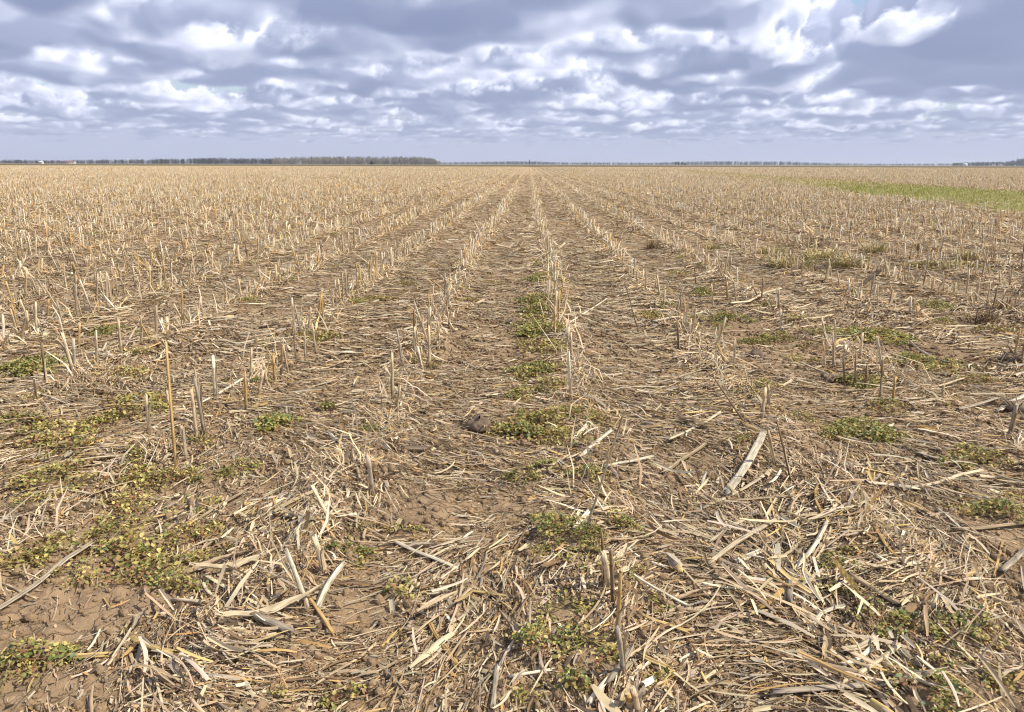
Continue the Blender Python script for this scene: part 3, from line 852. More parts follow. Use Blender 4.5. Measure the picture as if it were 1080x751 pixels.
# soil crumbs and small clods
ph = (1 + 5 ** .5) / 2
ICO = np.array([[-1, ph, 0], [1, ph, 0], [-1, -ph, 0], [1, -ph, 0], [0, -1, ph], [0, 1, ph], [0, -1, -ph], [0, 1, -ph], [ph, 0, -1], [ph, 0, 1], [-ph, 0, -1], [-ph, 0, 1]]) / 1.9
ICF = np.array([[0, 11, 5], [0, 5, 1], [0, 1, 7], [0, 7, 10], [0, 10, 11], [1, 5, 9], [5, 11, 4], [11, 10, 2], [10, 7, 6], [7, 1, 8], [3, 9, 4], [3, 4, 2], [3, 2, 6], [3, 6, 8], [3, 8, 9], [4, 9, 5], [2, 4, 11], [6, 2, 10], [8, 6, 7], [9, 8, 1]])
n = 34000
y = np.sqrt(U(.95 ** 2, 6 ** 2, n)); x = U(-1, 1, n) * (.86 * y + .9)
s = rng.gamma(2, .0035, n).clip(.0015, .015)
V = ICO[None] * (1 + rng.normal(0, .2, (n, 12, 1))) * s[:, None, None] * U(.6, 1.2, (n, 1, 3))
V = V + np.stack([x, y, height(x, y) + s * .2], -1)[:, None]
T = (np.arange(n) * 12)[:, None, None] + ICF[None]
tag(link('soil_crumbs', make_mesh('soil_crumbs', V.reshape(-1, 3), None, T.reshape(-1, 3), np.zeros((n * 12, 3)), M_SOIL)), 'small brown soil crumbs and clods between the straw', 'soil crumbs', None, 'stuff')

# ---------------------------------------------------------------- pieces of stalk lying about (each one a thing)
LYING = [  # two ends in photo pixels, width in pixels, colour, sideways bend
    (0, 655, 97, 578, 9, 'grey', .02), (75, 698, 109, 697, 9, 'yellow', 0), (133, 672, 181, 697, 8, 'yellow', .06), (188, 642, 213, 648, 8, 'pale', 0),
    (270, 669, 305, 686, 11, 'grey', 0), (361, 612, 337, 656, 8, 'white', .03), (324, 646, 351, 681, 6, 'golden', 0),
    (417, 582, 483, 605, 7, 'white', .02), (454, 670, 481, 706, 6, 'golden', .03), (494, 633, 541, 637, 5, 'yellow', 0), (520, 752, 524, 713, 7, 'grey', 0),
    (612, 495, 643, 467, 7, 'white', 0), (637, 503, 685, 488, 6, 'white', 0), (605, 476, 618, 460, 7, 'white', 0), (606, 574, 628, 542, 7, 'white', 0),
    (748, 604, 823, 551, 7, 'pale', -.02), (740, 536, 806, 507, 7, 'pale', 0), (767, 521, 804, 464, 13, 'white', .02), (772, 530, 850, 530, 4, 'tan', 0),
    (748, 578, 801, 538, 5, 'pale', 0), (777, 603, 801, 588, 9, 'white', 0), (833, 611, 871, 556, 7, 'white', .05), (845, 627, 876, 600, 7, 'pale', 0),
    (752, 620, 794, 618, 6, 'tan', 0), (800, 651, 826, 628, 9, 'golden', .06), (830, 643, 833, 614, 11, 'grey', 0), (860, 526, 874, 558, 5, 'golden', .08),
    (819, 741, 942, 727, 10, 'grey', -.01), (930, 729, 988, 722, 12, 'pale', 0), (880, 729, 946, 690, 7, 'pale', .03), (893, 696, 921, 679, 9, 'pale', .08), (890, 711, 916, 695, 7, 'white', .04), (901, 721, 931, 698, 6, 'pale', .04),
    (859, 665, 889, 646, 7, 'white', -.16), (897, 617, 943, 646, 8, 'tan', 0), (921, 566, 946, 603, 5, 'golden', .05), (1055, 611, 1082, 584, 9, 'grey', 0), (1047, 616, 1056, 580, 4, 'golden', 0),
    (1008, 566, 1084, 558, 7, 'tan', 0), (1014, 632, 1033, 624, 5, 'white', 0), (925, 600, 949, 613, 5, 'white', 0), (889, 519, 962, 520, 7, 'white', .01), (958, 520, 1034, 499, 8, 'pale', .02), (895, 496, 966, 488, 5, 'tan', 0), (908, 503, 939, 506, 5, 'yellow', 0),
    (1054, 434, 1084, 417, 8, 'white', 0), (907, 304, 931, 288, 5, 'dark', 0), (425, 353, 462, 343, 4, 'white', 0), (110, 430, 150, 431, 5, 'yellow', 0), (214, 435, 256, 406, 5, 'white', 0),
    (60, 494, 125, 491, 5, 'pale', .03), (98, 530, 141, 512, 6, 'tan', 0), (640, 735, 664, 702, 9, 'grey', .05), (622, 753, 641, 731, 8, 'white', 0), (662, 622, 721, 650, 5, 'white', .06), (655, 578, 699, 610, 5, 'white', .14),
    (675, 665, 721, 679, 6, 'yellow', 0), (678, 712, 701, 719, 9, 'yellow', 0), (411, 476, 476, 499, 4, 'dark', .12), (690, 345, 741, 333, 5, 'white', 0), (380, 520, 372, 490, 4, 'tan', 0),
    (975, 620, 1060, 655, 4, 'tan', 0), (560, 505, 600, 490, 4, 'tan', 0), (185, 600, 240, 560, 4, 'tan', .05), (330, 735, 395, 690, 5, 'tan', .04), (700, 500, 745, 470, 6, 'tan', .03), (705, 470, 758, 442, 5, 'pale', 0), (1010, 440, 1050, 425, 5, 'grey', 0),
    (640, 318, 600, 345, 3, 'white', 0), (540, 720, 580, 716, 5, 'white', 0), (0, 622, 40, 640, 4, 'tan', 0), (975, 415, 1020, 398, 4, 'tan', .03), (770, 330, 822, 312, 4, 'pale', 0), (845, 385, 880, 398, 4, 'pale', 0), (960, 365, 1000, 385, 4, 'grey', .04), (30, 420, 75, 432, 3, 'white', 0), (905, 460, 940, 450, 6, 'white', .02),
]


def piece_mesh(L, w, kind, bend, seed):
    """a broken length of stalk along x, flattened, with node rings and ragged ends"""
    r = np.random.default_rng(seed)
    n = max(7, int(L / .02)); t = np.linspace(-.5, .5, n)
    nodes = np.arange(r.uniform(.02, .1), L, r.uniform(.10, .15)) / L - .5
    bump = np.zeros(n)
    for q in nodes: bump = np.maximum(bump, np.exp(-((t - q) * L / .008) ** 2))
    c = PAL[kind]
    cols = c[None] * (1 - .35 * bump[:, None]) * (1 + .16 * np.interp(t, np.linspace(-.5, .5, 6), r.uniform(-1, 1, 6))[:, None])
    rr = w / 2 * (1 + .16 * bump) * (1 + .08 * np.interp(t, np.linspace(-.5, .5, 5), r.uniform(-1, 1, 5)))
    pts = np.stack([t * L, bend * L * (1 - 4 * t * t) * .9, 0.02 * L * np.interp(t, np.linspace(-.5, .5, 4), r.uniform(-1, 1, 4))], -1)
    S = 14
    V, Q, T, C = tube(pts, rr, S, r.uniform(.42, .7), cols, (w * 1.6, w * 1.6), seed, True, TAN * .8)
    # fibres and grooves along the length, one side often split open
    groove = r.uniform(.80, 1.10, S); groove[r.integers(0, S)] = .55
    th = np.arange(len(V) - 2) % S
    ax = np.repeat(pts, S, 0)
    V[:-2, 1:] = ax[:, 1:] + (V[:-2, 1:] - ax[:, 1:]) * (groove[th] * r.uniform(.95, 1.05, len(th)))[:, None]
    C[:-2] *= (np.where(groove < .7, .45, 1.0) * r.uniform(.70, 1.12, S))[th][:, None]
    return MB().add(V, Q, T, C).mesh('stalk_piece', M_PIECE, True)


pieces = []
for i, (ax, ay, bx, by, w, kind, bend) in enumerate(LYING):
    a = ground(ax, ay); b = ground(bx, by)
    za = float(height(*a)); zb = float(height(*b)); c = (a + b) / 2
    L = np.hypot(*(b - a)); W = w * np.hypot(c[1], 1.0) / F * .74
    zc_ = max((za + zb) / 2, float(height(*c))) + W * .42 + .004
    o = link('stalk_piece', piece_mesh(L, W, kind, -bend, 500 + i))
    o.location = (c[0], c[1], zc_)
    o.rotation_euler = (U(-.3, .3), -math.atan2(zb - za, L) * .8, math.atan2(b[1] - a[1], b[0] - a[0]))
    pieces.append((o, c, kind, L))
proto_p = [(k, L, w, piece_mesh(L, w, k, bd, 900 + 7 * i)) for i, (k, L, w, bd) in enumerate([
    ('pale', .16, .013, 0), ('tan', .22, .012, .03), ('grey', .14, .016, 0), ('white', .20, .011, .02), ('golden', .12, .012, 0), ('brown', .18, .010, .05), ('tan', .30, .011, .02), ('pale', .10, .018, 0), ('white', .13, .014, .0)])]
PX = np.array([p[1][0] for p in pieces]); PY = np.array([p[1][1] for p in pieces])
cnt = 0
while cnt < 150:
    x, y = scatter(1, 1.15, 9.0); x = float(x[0]); y = float(y[0])
    if U(0, 1) > min(1, 3.4 / y): continue
    u, v = project((x, y, 0))
    if not (5 < u < 1075 and v < 745) or np.min((PX - x) ** 2 + (PY - y) ** 2) < .07 ** 2: continue
    k, L, w, me = proto_p[rng.integers(len(proto_p))]
    s = U(.6, 1.0) * (1 if y < 4 else 1.15)
    o = link('stalk_piece', me)
    o.location = (x, y, float(height(x, y)) + w * .4 * s + .005)
    hd = float(flow(np.array([x]), np.array([y]))[0]) + rng.normal(0, .6)
    o.rotation_euler = (U(-.4, .4), rng.normal(0, .10), hd); o.scale = (s, s, s)
    pieces.append((o, np.array([x, y]), k, L * s)); cnt += 1


def lane(x):
    k = int(math.floor((x - ROW_X) / ROW_S))
    if k == 0: return 'lane just right of middle row'
    if k == -1: return 'lane just left of middle row'
    return f'{ordn(k)} lane right of middle row' if k > 0 else f'{ordn(-k - 1)} lane left of middle row'


def label_lanes(items, noun, cat, group, look):
    """nearest-first order within each lane between two stubble rows"""
    by = {}
    for it in items: by.setdefault(lane(it[1][0]), []).append(it)
    for ln, lst in by.items():
        for i, it in enumerate(sorted(lst, key=lambda q: q[1][1])):
            tag(it[0], f'{look(it)} {noun}, {ordn(i)} from near end of {ln}', cat, group)


COLP = dict(tan='tan', pale='pale', golden='golden', brown='brown', grey='grey', white='bleached', dark='dark', yellow='yellow')
label_lanes(pieces, 'broken stalk', 'stalk piece', 'broken corn stalks lying on the soil', lambda it: ('long ' if it[3] > .24 else 'short ' if it[3] < .13 else '') + COLP[it[2]])

# ---------------------------------------------------------------- dry leaves and husks
def leaf_mesh(L, W, kind, seed):
    r = np.random.default_rng(seed); n, k = 12, 5
    V, Q, C = strips(np.zeros((1, 3)), np.zeros(1), L, W, n, k, 0, r.uniform(-.3, .3), r.uniform(-.08, .12), r.uniform(-.07, .07), r.uniform(.5, 1.1), .2, .6, .018, PAL[kind][None], seed)
    C = C * np.tile(r.uniform(.75, 1.12, k), n + 1)[:, None]
    V[:, 2] -= V[:, 2].min(); V += r.normal(0, .0012, V.shape)
    return MB().add(V, Q, None, C).mesh('dry_leaf', M_LEAF, True)


proto_l = [(k, leaf_mesh(L, W, k, 700 + i)) for i, (k, L, W) in enumerate([('tan', .15, .017), ('pale', .18, .013), ('grey', .11, .021), ('brown', .13, .016), ('pale', .09, .018), ('tan', .21, .012), ('golden', .12, .015)])]
leaves = []
HERO_LEAF = [(207, 540, 2, 1.2, 1.9), (150, 660, 2, .8, 1.7), (512, 470, 6, .9, 1.2), (445, 585, 2, .9, .2), (460, 458, 4, .8, 1.5), (635, 565, 4, .7, .8), (930, 610, 1, .8, .3), (795, 400, 2, 1, .5), (585, 480, 1, .8, .7), (320, 560, 1, 1.1, -.5), (250, 610, 1, 1.2, .6), (235, 600, 0, 1.1, .7), (290, 665, 1, 1.3, .5),
             (870, 690, 0, 1.0, 1.2), (815, 690, 3, .9, .6), (1040, 445, 3, 1.1, -.6), (1068, 470, 0, 1.0, 1.2), (980, 480, 4, .9, .2), (730, 640, 0, .8, .5), (660, 745, 0, .8, 1.2)]
for (px, py, q, s, hd) in HERO_LEAF:
    g = ground(px, py); k, me = proto_l[q]
    o = link('dry_leaf', me); o.location = (g[0], g[1], float(height(*g)) + .006); o.rotation_euler = (U(-.2, .2), U(-.15, .1), hd); o.scale = (s, s, s)
    leaves.append((o, g, k))
cnt = 0
while cnt < 95:
    x, y = scatter(1, 1.1, 8.0); x = float(x[0]); y = float(y[0])
    if U(0, 1) > min(1, 3.0 / y): continue
    u, v = project((x, y, 0))
    if not (5 < u < 1075 and v < 745): continue
    k, me = proto_l[rng.integers(len(proto_l))]; s = U(.55, 1.05)
    o = link('dry_leaf', me); o.location = (x, y, float(height(x, y)) + .004)
    o.rotation_euler = (rng.normal(0, .25), rng.normal(0, .18), float(flow(np.array([x]), np.array([y]))[0]) + rng.normal(0, .5)); o.scale = (s, s, s)
    leaves.append((o, np.array([x, y]), k)); cnt += 1
label_lanes(leaves, 'curled dry leaf', 'dry leaf', 'dry corn leaves lying on the soil', lambda it: COLP[it[2]])

# ---------------------------------------------------------------- weeds
GREEN = np.array([.185, .225, .055]); OLIVE = np.array([.34, .30, .085]); YGREEN = np.array([.46, .385, .13]); RUST = np.array([.27, .14, .065]); BLUEG = np.array([.16, .21, .10])


def weed_mesh(rad_, tone, seed):
    r = np.random.default_rng(seed)
    n = int(min(1300, 40 + 42000 * rad_ ** 2 * (1.0 if tone == 'g' else .45)))
    nc = max(4, int(rad_ / .009))
    ca_ = r.uniform(0, 6.28, nc); cr_ = rad_ * np.sqrt(r.uniform(0, .9, nc)); cw = r.integers(0, nc, n)
    x = cr_[cw] * np.cos(ca_[cw]) + r.normal(0, rad_ * .13 + .003, n); y = cr_[cw] * np.sin(ca_[cw]) + r.normal(0, rad_ * .16 + .004, n)
    rr = np.hypot(x, y) / rad_
    top = (.030 + .12 * rad_) * np.clip(1.1 - rr ** 2, .15, 1) * r.uniform(.6, 1.2, nc)[cw] * (1.0 if tone == 'g' else .75)
    z = top * r.uniform(.15, 1, n) ** .7 + .003
    w = np.array([2.8, 3.2, 2.4, 1.2, .6] if tone == 'g' else [1.0, 3.4, 3.8, 2.8, .3]); w /= w.sum()
    col = np.array([GREEN, OLIVE, YGREEN, RUST, BLUEG])[r.choice(5, n, p=w)] * r.uniform(.7, 1.25, (n, 1))
    lw = r.uniform(.0045, .0085, n) * (1 + 1.3 * max(0, rad_ - .08) / .08 * .5)
    V, Q, C = strips(np.stack([x, y, z], -1), r.uniform(0, 6.28, n), lw * r.uniform(1.0, 1.5, n), lw, 2, 3, r.normal(.2, .45, n), r.normal(0, .4, n), r.uniform(-.3, .1, n), 0, r.uniform(.1, .6, n), .35, .5, 0, col, seed)
    m = MB().add(V, Q, None, C)
    # thin creeping stems
    k = max(4, n // 12)
    sx = r.choice(n, k)
    V, Q, C = strips(np.stack([x[sx] * .8, y[sx] * .8, z[sx] * .45], -1), r.uniform(0, 6.28, k), r.uniform(.015, .035, k), .0018, 2, 2, r.normal(.5, .5, k), 0, -.1, 0, 0, .8, .8, 0, np.array([OLIVE, RUST])[r.choice(2, k)], seed + 1)
    m.add(V, Q, None, C)
    # runners from the root to every clump of leaves
    hx = np.stack([cr_ * np.cos(ca_) / 2, cr_ * np.sin(ca_) / 2, np.full(nc, .009)], -1)
    V, Q, C = strips(hx, ca_, cr_ + .004, .0022, 4, 2, 0, 0, 0, 0, 0, .6, 1, .01, np.array([OLIVE, RUST])[r.choice(2, nc)], seed + 2)
    m.add(V, Q, None, C)
    return m.mesh('weed_plant', M_WEED, False)


CLS = [.03, .045, .065, .09, .12, .16, .21]
proto_w = {}
weeds = []
for i, (px, py, rp_, tone) in enumerate(WEEDS):
    g = ground(px, py); zc_ = g[1] * math.cos(PITCH) + math.sin(PITCH)
    rw = 1.22 * rp_ * zc_ / F
    ci = int(np.argmin([abs(math.log(c / rw)) for c in CLS])); v = i % 3
    key = (ci, tone, v)
    if key not in proto_w: proto_w[key] = weed_mesh(CLS[ci], tone, 1300 + 50 * ci + 7 * v + (3 if tone == 'g' else 0))
    o = link('weed_plant', proto_w[key]); s = rw / CLS[ci]
    o.location = (g[0], g[1], float(height(*g)) + .002); o.rotation_euler = (0, 0, U(0, 6.28)); o.scale = (s * U(.9, 1.15), s * U(.8, 1.1), min(1.3, s))
    weeds.append((o, g, tone, rw))
label_lanes(weeds, 'low weed patch', 'weed', 'low weeds growing between the straw', lambda it: ('broad ' if it[3] > .10 else 'small ' if it[3] < .045 else '') + ('green' if it[2] == 'g' else 'yellowish'))

# dry grass tufts on the right
TUFTS = [(835, 285, 26, 'y'), (868, 275, 24, 'y'), (893, 283, 22, 'y'), (856, 262, 18, 'b'), (815, 270, 18, 'y'), (925, 268, 14, 'y'), (1035, 340, 20, 'b'), (1060, 330, 18, 'b'), (690, 262, 12, 'b'), (750, 262, 10, 'y'), (1020, 275, 16, 'y')]


def tuft_mesh(tone, seed):
    r = np.random.default_rng(seed); n = 110
    a = r.uniform(0, 6.28, n); q = np.sqrt(r.uniform(0, 1, n)) * .13
    L = r.uniform(.05, .15, n)
    p = np.stack([q * np.cos(a), q * np.sin(a), L * .38], -1)
    c = np.array([[.46, .38, .17], [.52, .41, .23], [.33, .30, .10]] if tone == 'y' else [[.28, .19, .11], [.38, .28, .16], [.18, .12, .07]])[r.choice(3, n)] * r.uniform(.8, 1.2, (n, 1))
    V, Q, C = strips(p, a + r.normal(0, .5, n), L, .007, 3, 2, r.uniform(.2, 1.4, n), 0, -r.uniform(0, .4, n), 0, 0, .15, 1, 0, c, seed)
    return MB().add(V, Q, None, C).mesh('grass_tuft', M_LEAF)


tp = {(t, v): tuft_mesh(t, 60 + v + (9 if t == 'b' else 0)) for t in 'yb' for v in range(2)}
tufts = []
for i, (px, py, rp_, t) in enumerate(TUFTS):
    g = ground(px, py); s = rp_ * (g[1] * math.cos(PITCH) + math.sin(PITCH)) / F / .13
    o = link('grass_tuft', tp[(t, i % 2)]); o.location = (g[0], g[1], float(height(*g))); o.rotation_euler = (0, 0, U(0, 6.28)); o.scale = (s, s, min(1.4, s))
    tufts.append((o, g, t))
label_lanes(tufts, 'dry grass tuft', 'grass tuft', 'dry grass tufts among the stubble', lambda it: 'yellowish' if it[2] == 'y' else 'withered brown')

# uprooted corn butts: dark earth ball with roots
BUTTS = [(506, 457, 20, 'dark earth lump with roots beside the middle row'), (1072, 384, 20, 'dark uprooted corn butt at the far right edge'), (1072, 432, 18, 'dark uprooted corn butt under a bleached stalk at right edge'), (542, 342, 13, 'small dark root clod left of the green weeds in the middle'), (875, 400, 14, 'crumbly grey root clod beside thin brown stubs'),
         (990, 478, 11, 'small dark root clod in front of yellowish weeds'), (42, 330, 12, 'dark clod among pale stubs near the left edge'), (95, 333, 9, 'small dark clod behind the broken stalk at left'), (800, 378, 14, 'dark root clod under straw in the right half'), (1048, 322, 12, 'dark brown root clod at right beside withered grass')]
for i, (px, py, rp_, lab) in enumerate(BUTTS):
    r = np.random.default_rng(80 + i); g = ground(px, py); s = .8 * rp_ * (g[1] * math.cos(PITCH) + math.sin(PITCH)) / F
    th, phi = np.meshgrid(np.linspace(0, 2 * PI, 25)[:-1], np.linspace(.05, PI - .05, 13), indexing='ij')
    d = np.stack([np.sin(phi) * np.cos(th), np.sin(phi) * np.sin(th), np.cos(phi)], -1)
    q = d * (1 + .75 * (fb3(d[..., 0] * 2.3 + 20 + i, d[..., 1] * 2.3 + 20, d[..., 2] * 2.3 + 20, 4) - .5) * 2)[..., None] * np.array([1, .75, .55])
    a = np.arange(24)[:, None]; b = np.arange(12)[None]; a2 = (a + 1) % 24
    Q = np.stack([a * 13 + b, a * 13 + b + 1, a2 * 13 + b + 1, a2 * 13 + b], -1).reshape(-1, 4)
    m = MB().add(q.reshape(-1, 3) * s, Q, None, np.array([.16, .112, .072]) * r.uniform(.6, 1.4, (24 * 13, 1)))
    o = m.build('root_clod', M_STALK, None, True); tag(o, lab, 'root clod', 'uprooted root clods')
    o.location = (g[0], g[1], float(height(*g)) + s * .08); o.rotation_euler = (0, 0, r.uniform(0, 6))
    m = MB()
    for k in range(16):
        a_ = r.uniform(0, 6.28); el_ = r.uniform(-.2, .9); u_ = np.array([math.cos(a_) * math.cos(el_), math.sin(a_) * math.cos(el_), math.sin(el_) * .8])
        bnd = r.normal(0, .35, 3); L_ = r.uniform(1.2, 2.1)
        pts = [u_ * .6 * s, u_ * (1.0 + .2 * L_) * s * .9 + bnd * s * .2, u_ * L_ * s + bnd * s * .9 - [0, 0, .4 * s]]
        V, Q, T, C = tube(pts, [.05 * s, .038 * s, .015 * s], 5, 1, TAN * r.uniform(.3, 1.1)); m.add(V, Q, T, C)
    m.build('roots', M_STALK, o, True)

# bare ear husk lying grey on the right of the middle row
g = ground(709, 607)
m = MB()
for k in range(7):
    V, Q, C = strips(np.array([[0, 0, .006 + .0028 * k]]), np.array([(k - 3) * .16]), .062, .028 - .0012 * k, 8, 5, 0.10, (k - 3) * .10, -.14, 0, -.55, .25, .45, .015, (GREY * (1.15 if k % 2 else 1.4))[None], 40 + k)
    m.add(V, Q, None, C)
o = m.build('ear_husk', M_LEAF, None, True); o.location = (g[0], g[1], float(height(*g)) + .006); o.rotation_euler = (0, -.1, R(105))
tag(o, 'grey oval ear husk lying on chopped straw right of the middle row', 'corn husk')
m = MB(); V, Q, T, C = tube([[-.028, 0, .012], [-.038, 0, .010], [-.048, .002, .008]], [.010, .0085, .006], 8, .9, YELLOW * .9, (.003, .0), 4); m.add(V, Q, T, C)
m.build('shank', M_STALK, o, True)

# ---------------------------------------------------------------- the green strip
n = 70000
y = np.sqrt(U(9 ** 2, 130 ** 2, n * 2)); x = strip_center(y) + U(-4.5, 4.5, n * 2)
k = (U(0, 1, n * 2) < in_strip(x, y) * np.interp(y, [20, 34, 46, 62, 130], [1, 1, .25, .08, .03])); x = x[k]; y = y[k]; n = len(x)
L = U(.05, .12, n) * np.interp(y, [15, 60], [1, 1.3])
V, Q, C = strips(np.stack([x, y, height(x, y) + L * .4], -1), U(0, 6.28, n), L, U(.006, .012, n) * np.interp(y, [15, 60, 120], [1.0, 2.2, 4]), 2, 2, U(.6, 1.5, n), 0, U(-.3, 0, n), 0, 0, .2, 1, 0,
                 np.array([[.22, .245, .045], [.32, .325, .065], [.40, .36, .11], [.48, .40, .22]])[rng.choice(4, n, p=[.3, .38, .2, .12])] * U(.75, 1.25, (n, 1)), 9)
tag(link('grass', make_mesh('grass', V, Q, None, C, M_WEED)), 'yellow green grass strip crossing the stubble on the right', 'grass', None, 'stuff')

# ---------------------------------------------------------------- far woods, trees and houses on the horizon
def at_px(px, D):
    """ground point under the photo's column px at distance D straight ahead"""
    d = ray(px, 173.0); return d[0] / d[1] * D


def wood(name, x0, x1, D, depth, h0, h1, n, cols, label, prof=None, trunkc=(.10, .085, .07)):
    px = U(x0, x1, n); yy = D + U(0, depth, n); xx = at_px(px, 1.0) if False else np.array([at_px(p, 1.0) for p in px]) * yy
    hh = U(h0, h1, n) * (1 if prof is None else np.interp(px, prof[0], prof[1]))
    m = MB()
    tr = np.stack([xx, yy, 0 * xx], -1)
    V, Q, T, C = prisms(tr, np.stack([0 * hh, 0 * hh, hh * .9], -1), hh * .014 + .05, 3, np.repeat(np.array([trunkc]), n, 0), False, 3); m.add(V, Q, T, C)
    k = 46
    u = rng.normal(0, 1, (n, k, 3)); u /= np.linalg.norm(u, axis=2, keepdims=True); u *= U(.2, 1, (n, k, 1)) ** .5
    ctr = np.stack([xx, yy, hh * .50], -1)[:, None] + u * (np.stack([hh * .22 + .8, hh * .22 + .8, hh * .52], -1))[:, None]
    ctr[..., 2] = np.maximum(ctr[..., 2], .3)
    col = np.array(cols)[rng.choice(len(cols), n)] * U(.8, 1.2, (n, 1))
    a = U(0, 6.28, n * k); s = np.repeat(hh * .07, k) * U(.6, 1.3, n * k)
    V, Q, C = strips(ctr.reshape(-1, 3), a, s * 2.0, s * .8, 1, 2, U(.2, 1.5, n * k), U(-1, 1, n * k), 0, 0, 0, .3, .8, 0, np.repeat(col, k, 0), 5)
    m.add(V, Q, None, C)
    tag(m.build(name, M_FAR), label, 'wood', None, 'stuff')


DK = [(.045, .05, .045), (.06, .055, .05), (.035, .045, .04)]
PL = [(.24, .22, .18), (.30, .27, .22), (.19, .18, .15)]
BL = [(.07, .08, .075), (.06, .065, .06)]
wood('treeline', -60, 292, 1750, 70, 7, 14, 1300, DK, 'dark wood along the horizon on the left', ([-60, 60, 150, 230, 292], [.72, .62, .8, 1.08, 1.0]))
wood('treeline', 288, 464, 1600, 60, 10, 17, 800, PL, 'pale leafless wood on the horizon left of the middle', ([288, 340, 440, 455, 466], [.9, 1.0, 1.0, .85, .45]), (.32, .30, .26))
wood('treeline', 440, 700, 3300, 120, 9, 15, 1100, BL, 'faint blue treeline on the horizon in the middle', ([440, 520, 560, 585, 700], [.6, .9, 1.1, .8, .7]))
wood('treeline', 690, 1010, 3600, 120, 9, 16, 1300, BL, 'faint blue treeline on the horizon right of the middle', ([690, 740, 830, 870, 940, 1010], [.8, 1.2, 1.2, .8, .6, .8]))
wood('treeline', 1005, 1150, 2600, 90, 9, 15, 900, DK, 'dark wood on the horizon at the right edge', ([1005, 1030, 1060, 1080, 1150], [.7, .9, 1.0, 1.9, 2.2]))


def tree(px, D, h, w, cols, label, group=None, low=.15, n=420, name='tree'):
    x = at_px(px, D); o = empty(name, (x, D, 0)); tag(o, label, 'tree', group)
    m = MB(); V, Q, T, C = tube([[0, 0, -.2], [.05 * h * .1, 0, h * .4], [0, .02, h * .85]], [h * .025, h * .018, h * .005], 6, 1, np.array([.09, .075, .06])); m.add(V, Q, T, C)
    for k in range(9):
        a = U(0, 6.28); z = h * U(.25, .7)
        V, Q, T, C = tube([[0, 0, z], [math.cos(a) * w * .25, math.sin(a) * w * .25, z + h * .1], [math.cos(a) * w * .45, math.sin(a) * w * .45, z + h * .24]], [h * .01, h * .007, h * .003], 4, 1, np.array([.09, .075, .06])); m.add(V, Q, T, C)
    m.build('trunk', M_FAR, o)
    u = rng.normal(0, 1, (n, 3)); u /= np.linalg.norm(u, axis=1)[:, None]; u *= U(.25, 1, (n, 1)) ** .5
    p = u * [w / 2, w / 2, h * (1 - low) / 2] + [0, 0, h * (1 + low) / 2]
    s = U(.6, 1.3, n) * (w * .10 + .1)
    V, Q, C = strips(p, U(0, 6.28, n), s * 1.8, s * .8, 1, 2, U(0, 1.5, n), U(-1, 1, n), 0, 0, 0, .3, .8, 0, np.array(cols)[rng.choice(len(cols), n)] * U(.8, 1.2, (n, 1)), 7)
    MB().add(V, Q, None, C).build('crown', M_FAR, o)


tree(558.5, 1300, 9.0, 2.1, [(.05, .05, .045), (.07, .065, .055)], 'slim dark tree standing alone on the horizon above the middle row', None, .05)
tree(392, 1250, 5.4, 5.4, [(.04, .045, .035)], 'round dark bush tree standing before the pale leafless wood', None, .05)
for px, h, w in ((712.5, 5.6, 3.4), (715.6, 6.2, 3.0), (719.4, 4.8, 3.2), (722.5, 3.8, 3.2)):
    k = {712.5: 'second tallest, at the left end', 715.6: 'tallest, second from its left end', 719.4: 'third from its left end', 722.5: 'lowest, at the right end'}[px]
    tree(px, 1200, h, w, [(.09, .08, .075), (.13, .115, .10)], f'bare tree in the small clump right of middle, {k}', 'bare trees in the small clump', .1, 170)


def house(px, D, w, d, h, roof, wallc, roofc, label, rz=0.0, win=4, name='farm_house'):
    o = empty(name, (at_px(px, D), D, 0)); o.rotation_euler = (0, 0, rz); tag(o, label, 'house', 'houses on the horizon')
    m = MB()
    v = [[-w / 2, -d / 2, -.3], [w / 2, -d / 2, -.3], [w / 2, d / 2, -.3], [-w / 2, d / 2, -.3], [-w / 2, -d / 2, h], [w / 2, -d / 2, h], [w / 2, d / 2, h], [-w / 2, d / 2, h], [-w / 2, 0, h + roof], [w / 2, 0, h + roof]]
    m.add(v, [[0, 1, 5, 4], [1, 2, 6, 5], [2, 3, 7, 6], [3, 0, 4, 7]], [[5, 6, 9], [7, 4, 8]], wallc); m.build('wall', M_PAINT, o)
    m = MB(); e = .5; t = .22
    a = [[-w / 2 - e, -d / 2 - e, h - e * roof * 2 / d], [w / 2 + e, -d / 2 - e, h - e * roof * 2 / d], [w / 2 + e, 0, h + roof], [-w / 2 - e, 0, h + roof], [w / 2 + e, d / 2 + e, h - e * roof * 2 / d], [-w / 2 - e, d / 2 + e, h - e * roof * 2 / d]]
    V = np.concatenate([np.array(a) + [0, 0, .03], np.array(a) + [0, 0, .03 + t]])
    m.add(V, [[6, 7, 8, 9], [9, 8, 10, 11], [3, 2, 1, 0], [5, 4, 2, 3], [0, 1, 7, 6], [4, 5, 11, 10], [1, 2, 8, 7], [2, 4, 10, 8], [3, 0, 6, 9], [5, 3, 9, 11]], None, roofc); rf = m.build('roof', M_PAINT, o)
    for k in range(win):
        MB().box((-w / 2 + w * (k + .5) / win, -d / 2 - .02, h * .55), (1.1, .08, 1.2), (.04, .05, .06)).build('window', M_PAINT, o)
    MB().box((w * .07, -d / 2 - .03, 1.0), (1.0, .1, 2.1), (.12, .08, .05)).build('door', M_PAINT, o)
    MB().box((w * .2, d * .1, h + roof), (.7, .7, 1.4), (.25, .12, .08)).build('chimney', M_PAINT, rf)


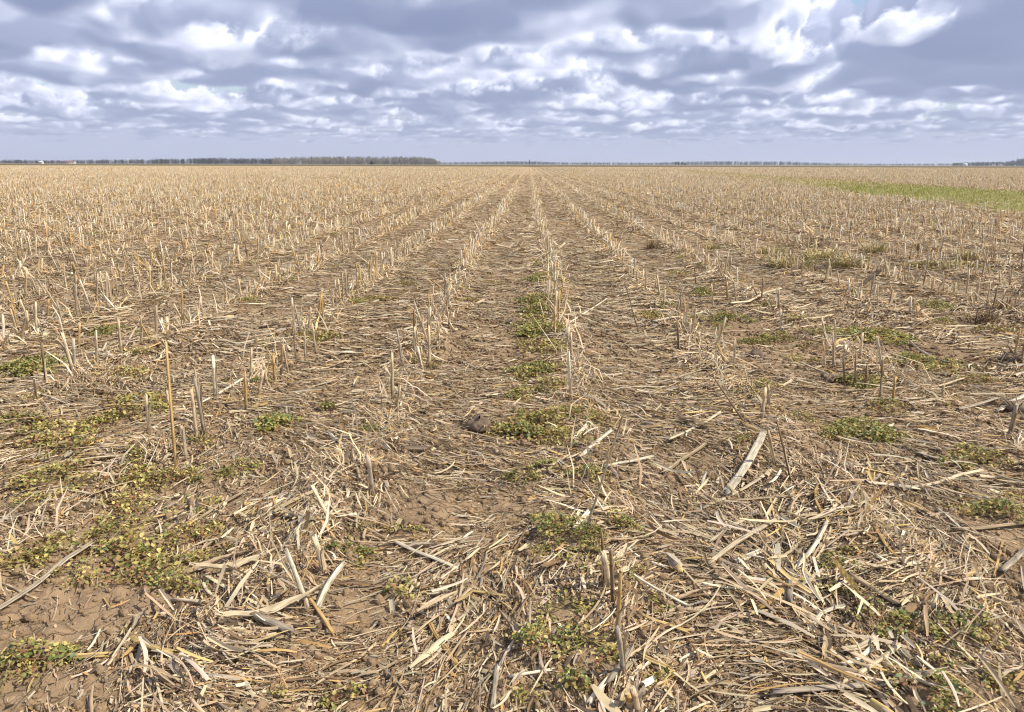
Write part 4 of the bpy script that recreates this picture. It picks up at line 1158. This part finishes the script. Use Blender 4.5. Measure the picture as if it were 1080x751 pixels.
house(43.5, 1500, 7.5, 6, 3.0, 1.6, (.66, .66, .65), (.55, .55, .55), 'small white house in front of the dark wood at the left', 0, 3)
tree(47, 1505, 6.5, 4.5, [(.03, .035, .03)], 'dark tree beside the small white house at the left', None, .05, 260)
house(72.5, 1600, 26, 9, 2.6, 2.4, (.56, .52, .52), (.20, .10, .10), 'long low white farm building with dull red roof at the left', 0, 6)
house(1018, 2300, 11, 8, 4.0, 2.4, (.6, .61, .63), (.5, .62, .66), 'pale house at the left end of the dark wood on the right', 0, 4)
house(1048, 2350, 8, 7, 3.2, 2.0, (.70, .68, .66), (.20, .12, .10), 'small house before the middle of the dark wood on the right', .3, 3)
house(1055, 2350, 8, 7, 3.0, 2.2, (.80, .80, .80), (.25, .15, .13), 'white house closest to the hilly right end of the dark wood', -.2, 3)


def pole(px, D, h, c, label, name='utility_pole', rad_=.14, arm=True):
    o = empty(name, (at_px(px, D), D, 0)); tag(o, label, 'pole')
    V, Q, T, C = tube([[0, 0, -.3], [0, 0, h * .5], [0, 0, h]], [rad_ * 1.2, rad_, rad_ * .75], 8, 1, np.array(c)); MB().add(V, Q, T, C).build('shaft', M_PAINT, o)
    if arm: MB().box((0, 0, h - .5), (1.8, .12, .14), c).build('crossarm', M_PAINT, o)


pole(135.5, 900, 7.4, (.72, .70, .66), 'pale utility pole before the dark wood on the left', rad_=.22)
pole(929, 2400, 17, (.35, .36, .38), 'faint mast on the horizon, left one of two', 'mast', .35, False)
pole(945.5, 2400, 24, (.35, .36, .38), 'faint taller mast on the horizon, right one of two', 'mast', .35, False)
pole(618.5, 1500, 7.5, (.10, .09, .08), 'dark post on the horizon right of the slim tree', rad_=.2)

# ---------------------------------------------------------------- air: far things pale towards blue
hb = 6100.0
V = np.array([[-hb, -hb, -1.2], [hb, -hb, -1.2], [hb, hb, -1.2], [-hb, hb, -1.2], [-hb, -hb, 34], [hb, -hb, 34], [hb, hb, 34], [-hb, hb, 34]])
m_h = bpy.data.materials.new('haze'); m_h.use_nodes = True; ht = m_h.node_tree
for q in list(ht.nodes):
    if q.type == 'BSDF_PRINCIPLED': ht.nodes.remove(q)
pv = ht.nodes.new('ShaderNodeVolumePrincipled'); pv.inputs['Color'].default_value = (.80, .87, 1.0, 1); pv.inputs['Density'].default_value = 0.00010; pv.inputs['Anisotropy'].default_value = .2
ht.links.new(pv.outputs[0], ht.nodes['Material Output'].inputs['Volume'])
hz_o = link('haze', make_mesh('haze', V, [[0, 3, 2, 1], [4, 5, 6, 7], [0, 1, 5, 4], [1, 2, 6, 5], [2, 3, 7, 6], [3, 0, 4, 7]], None, None, m_h)); tag(hz_o, kind='stuff')
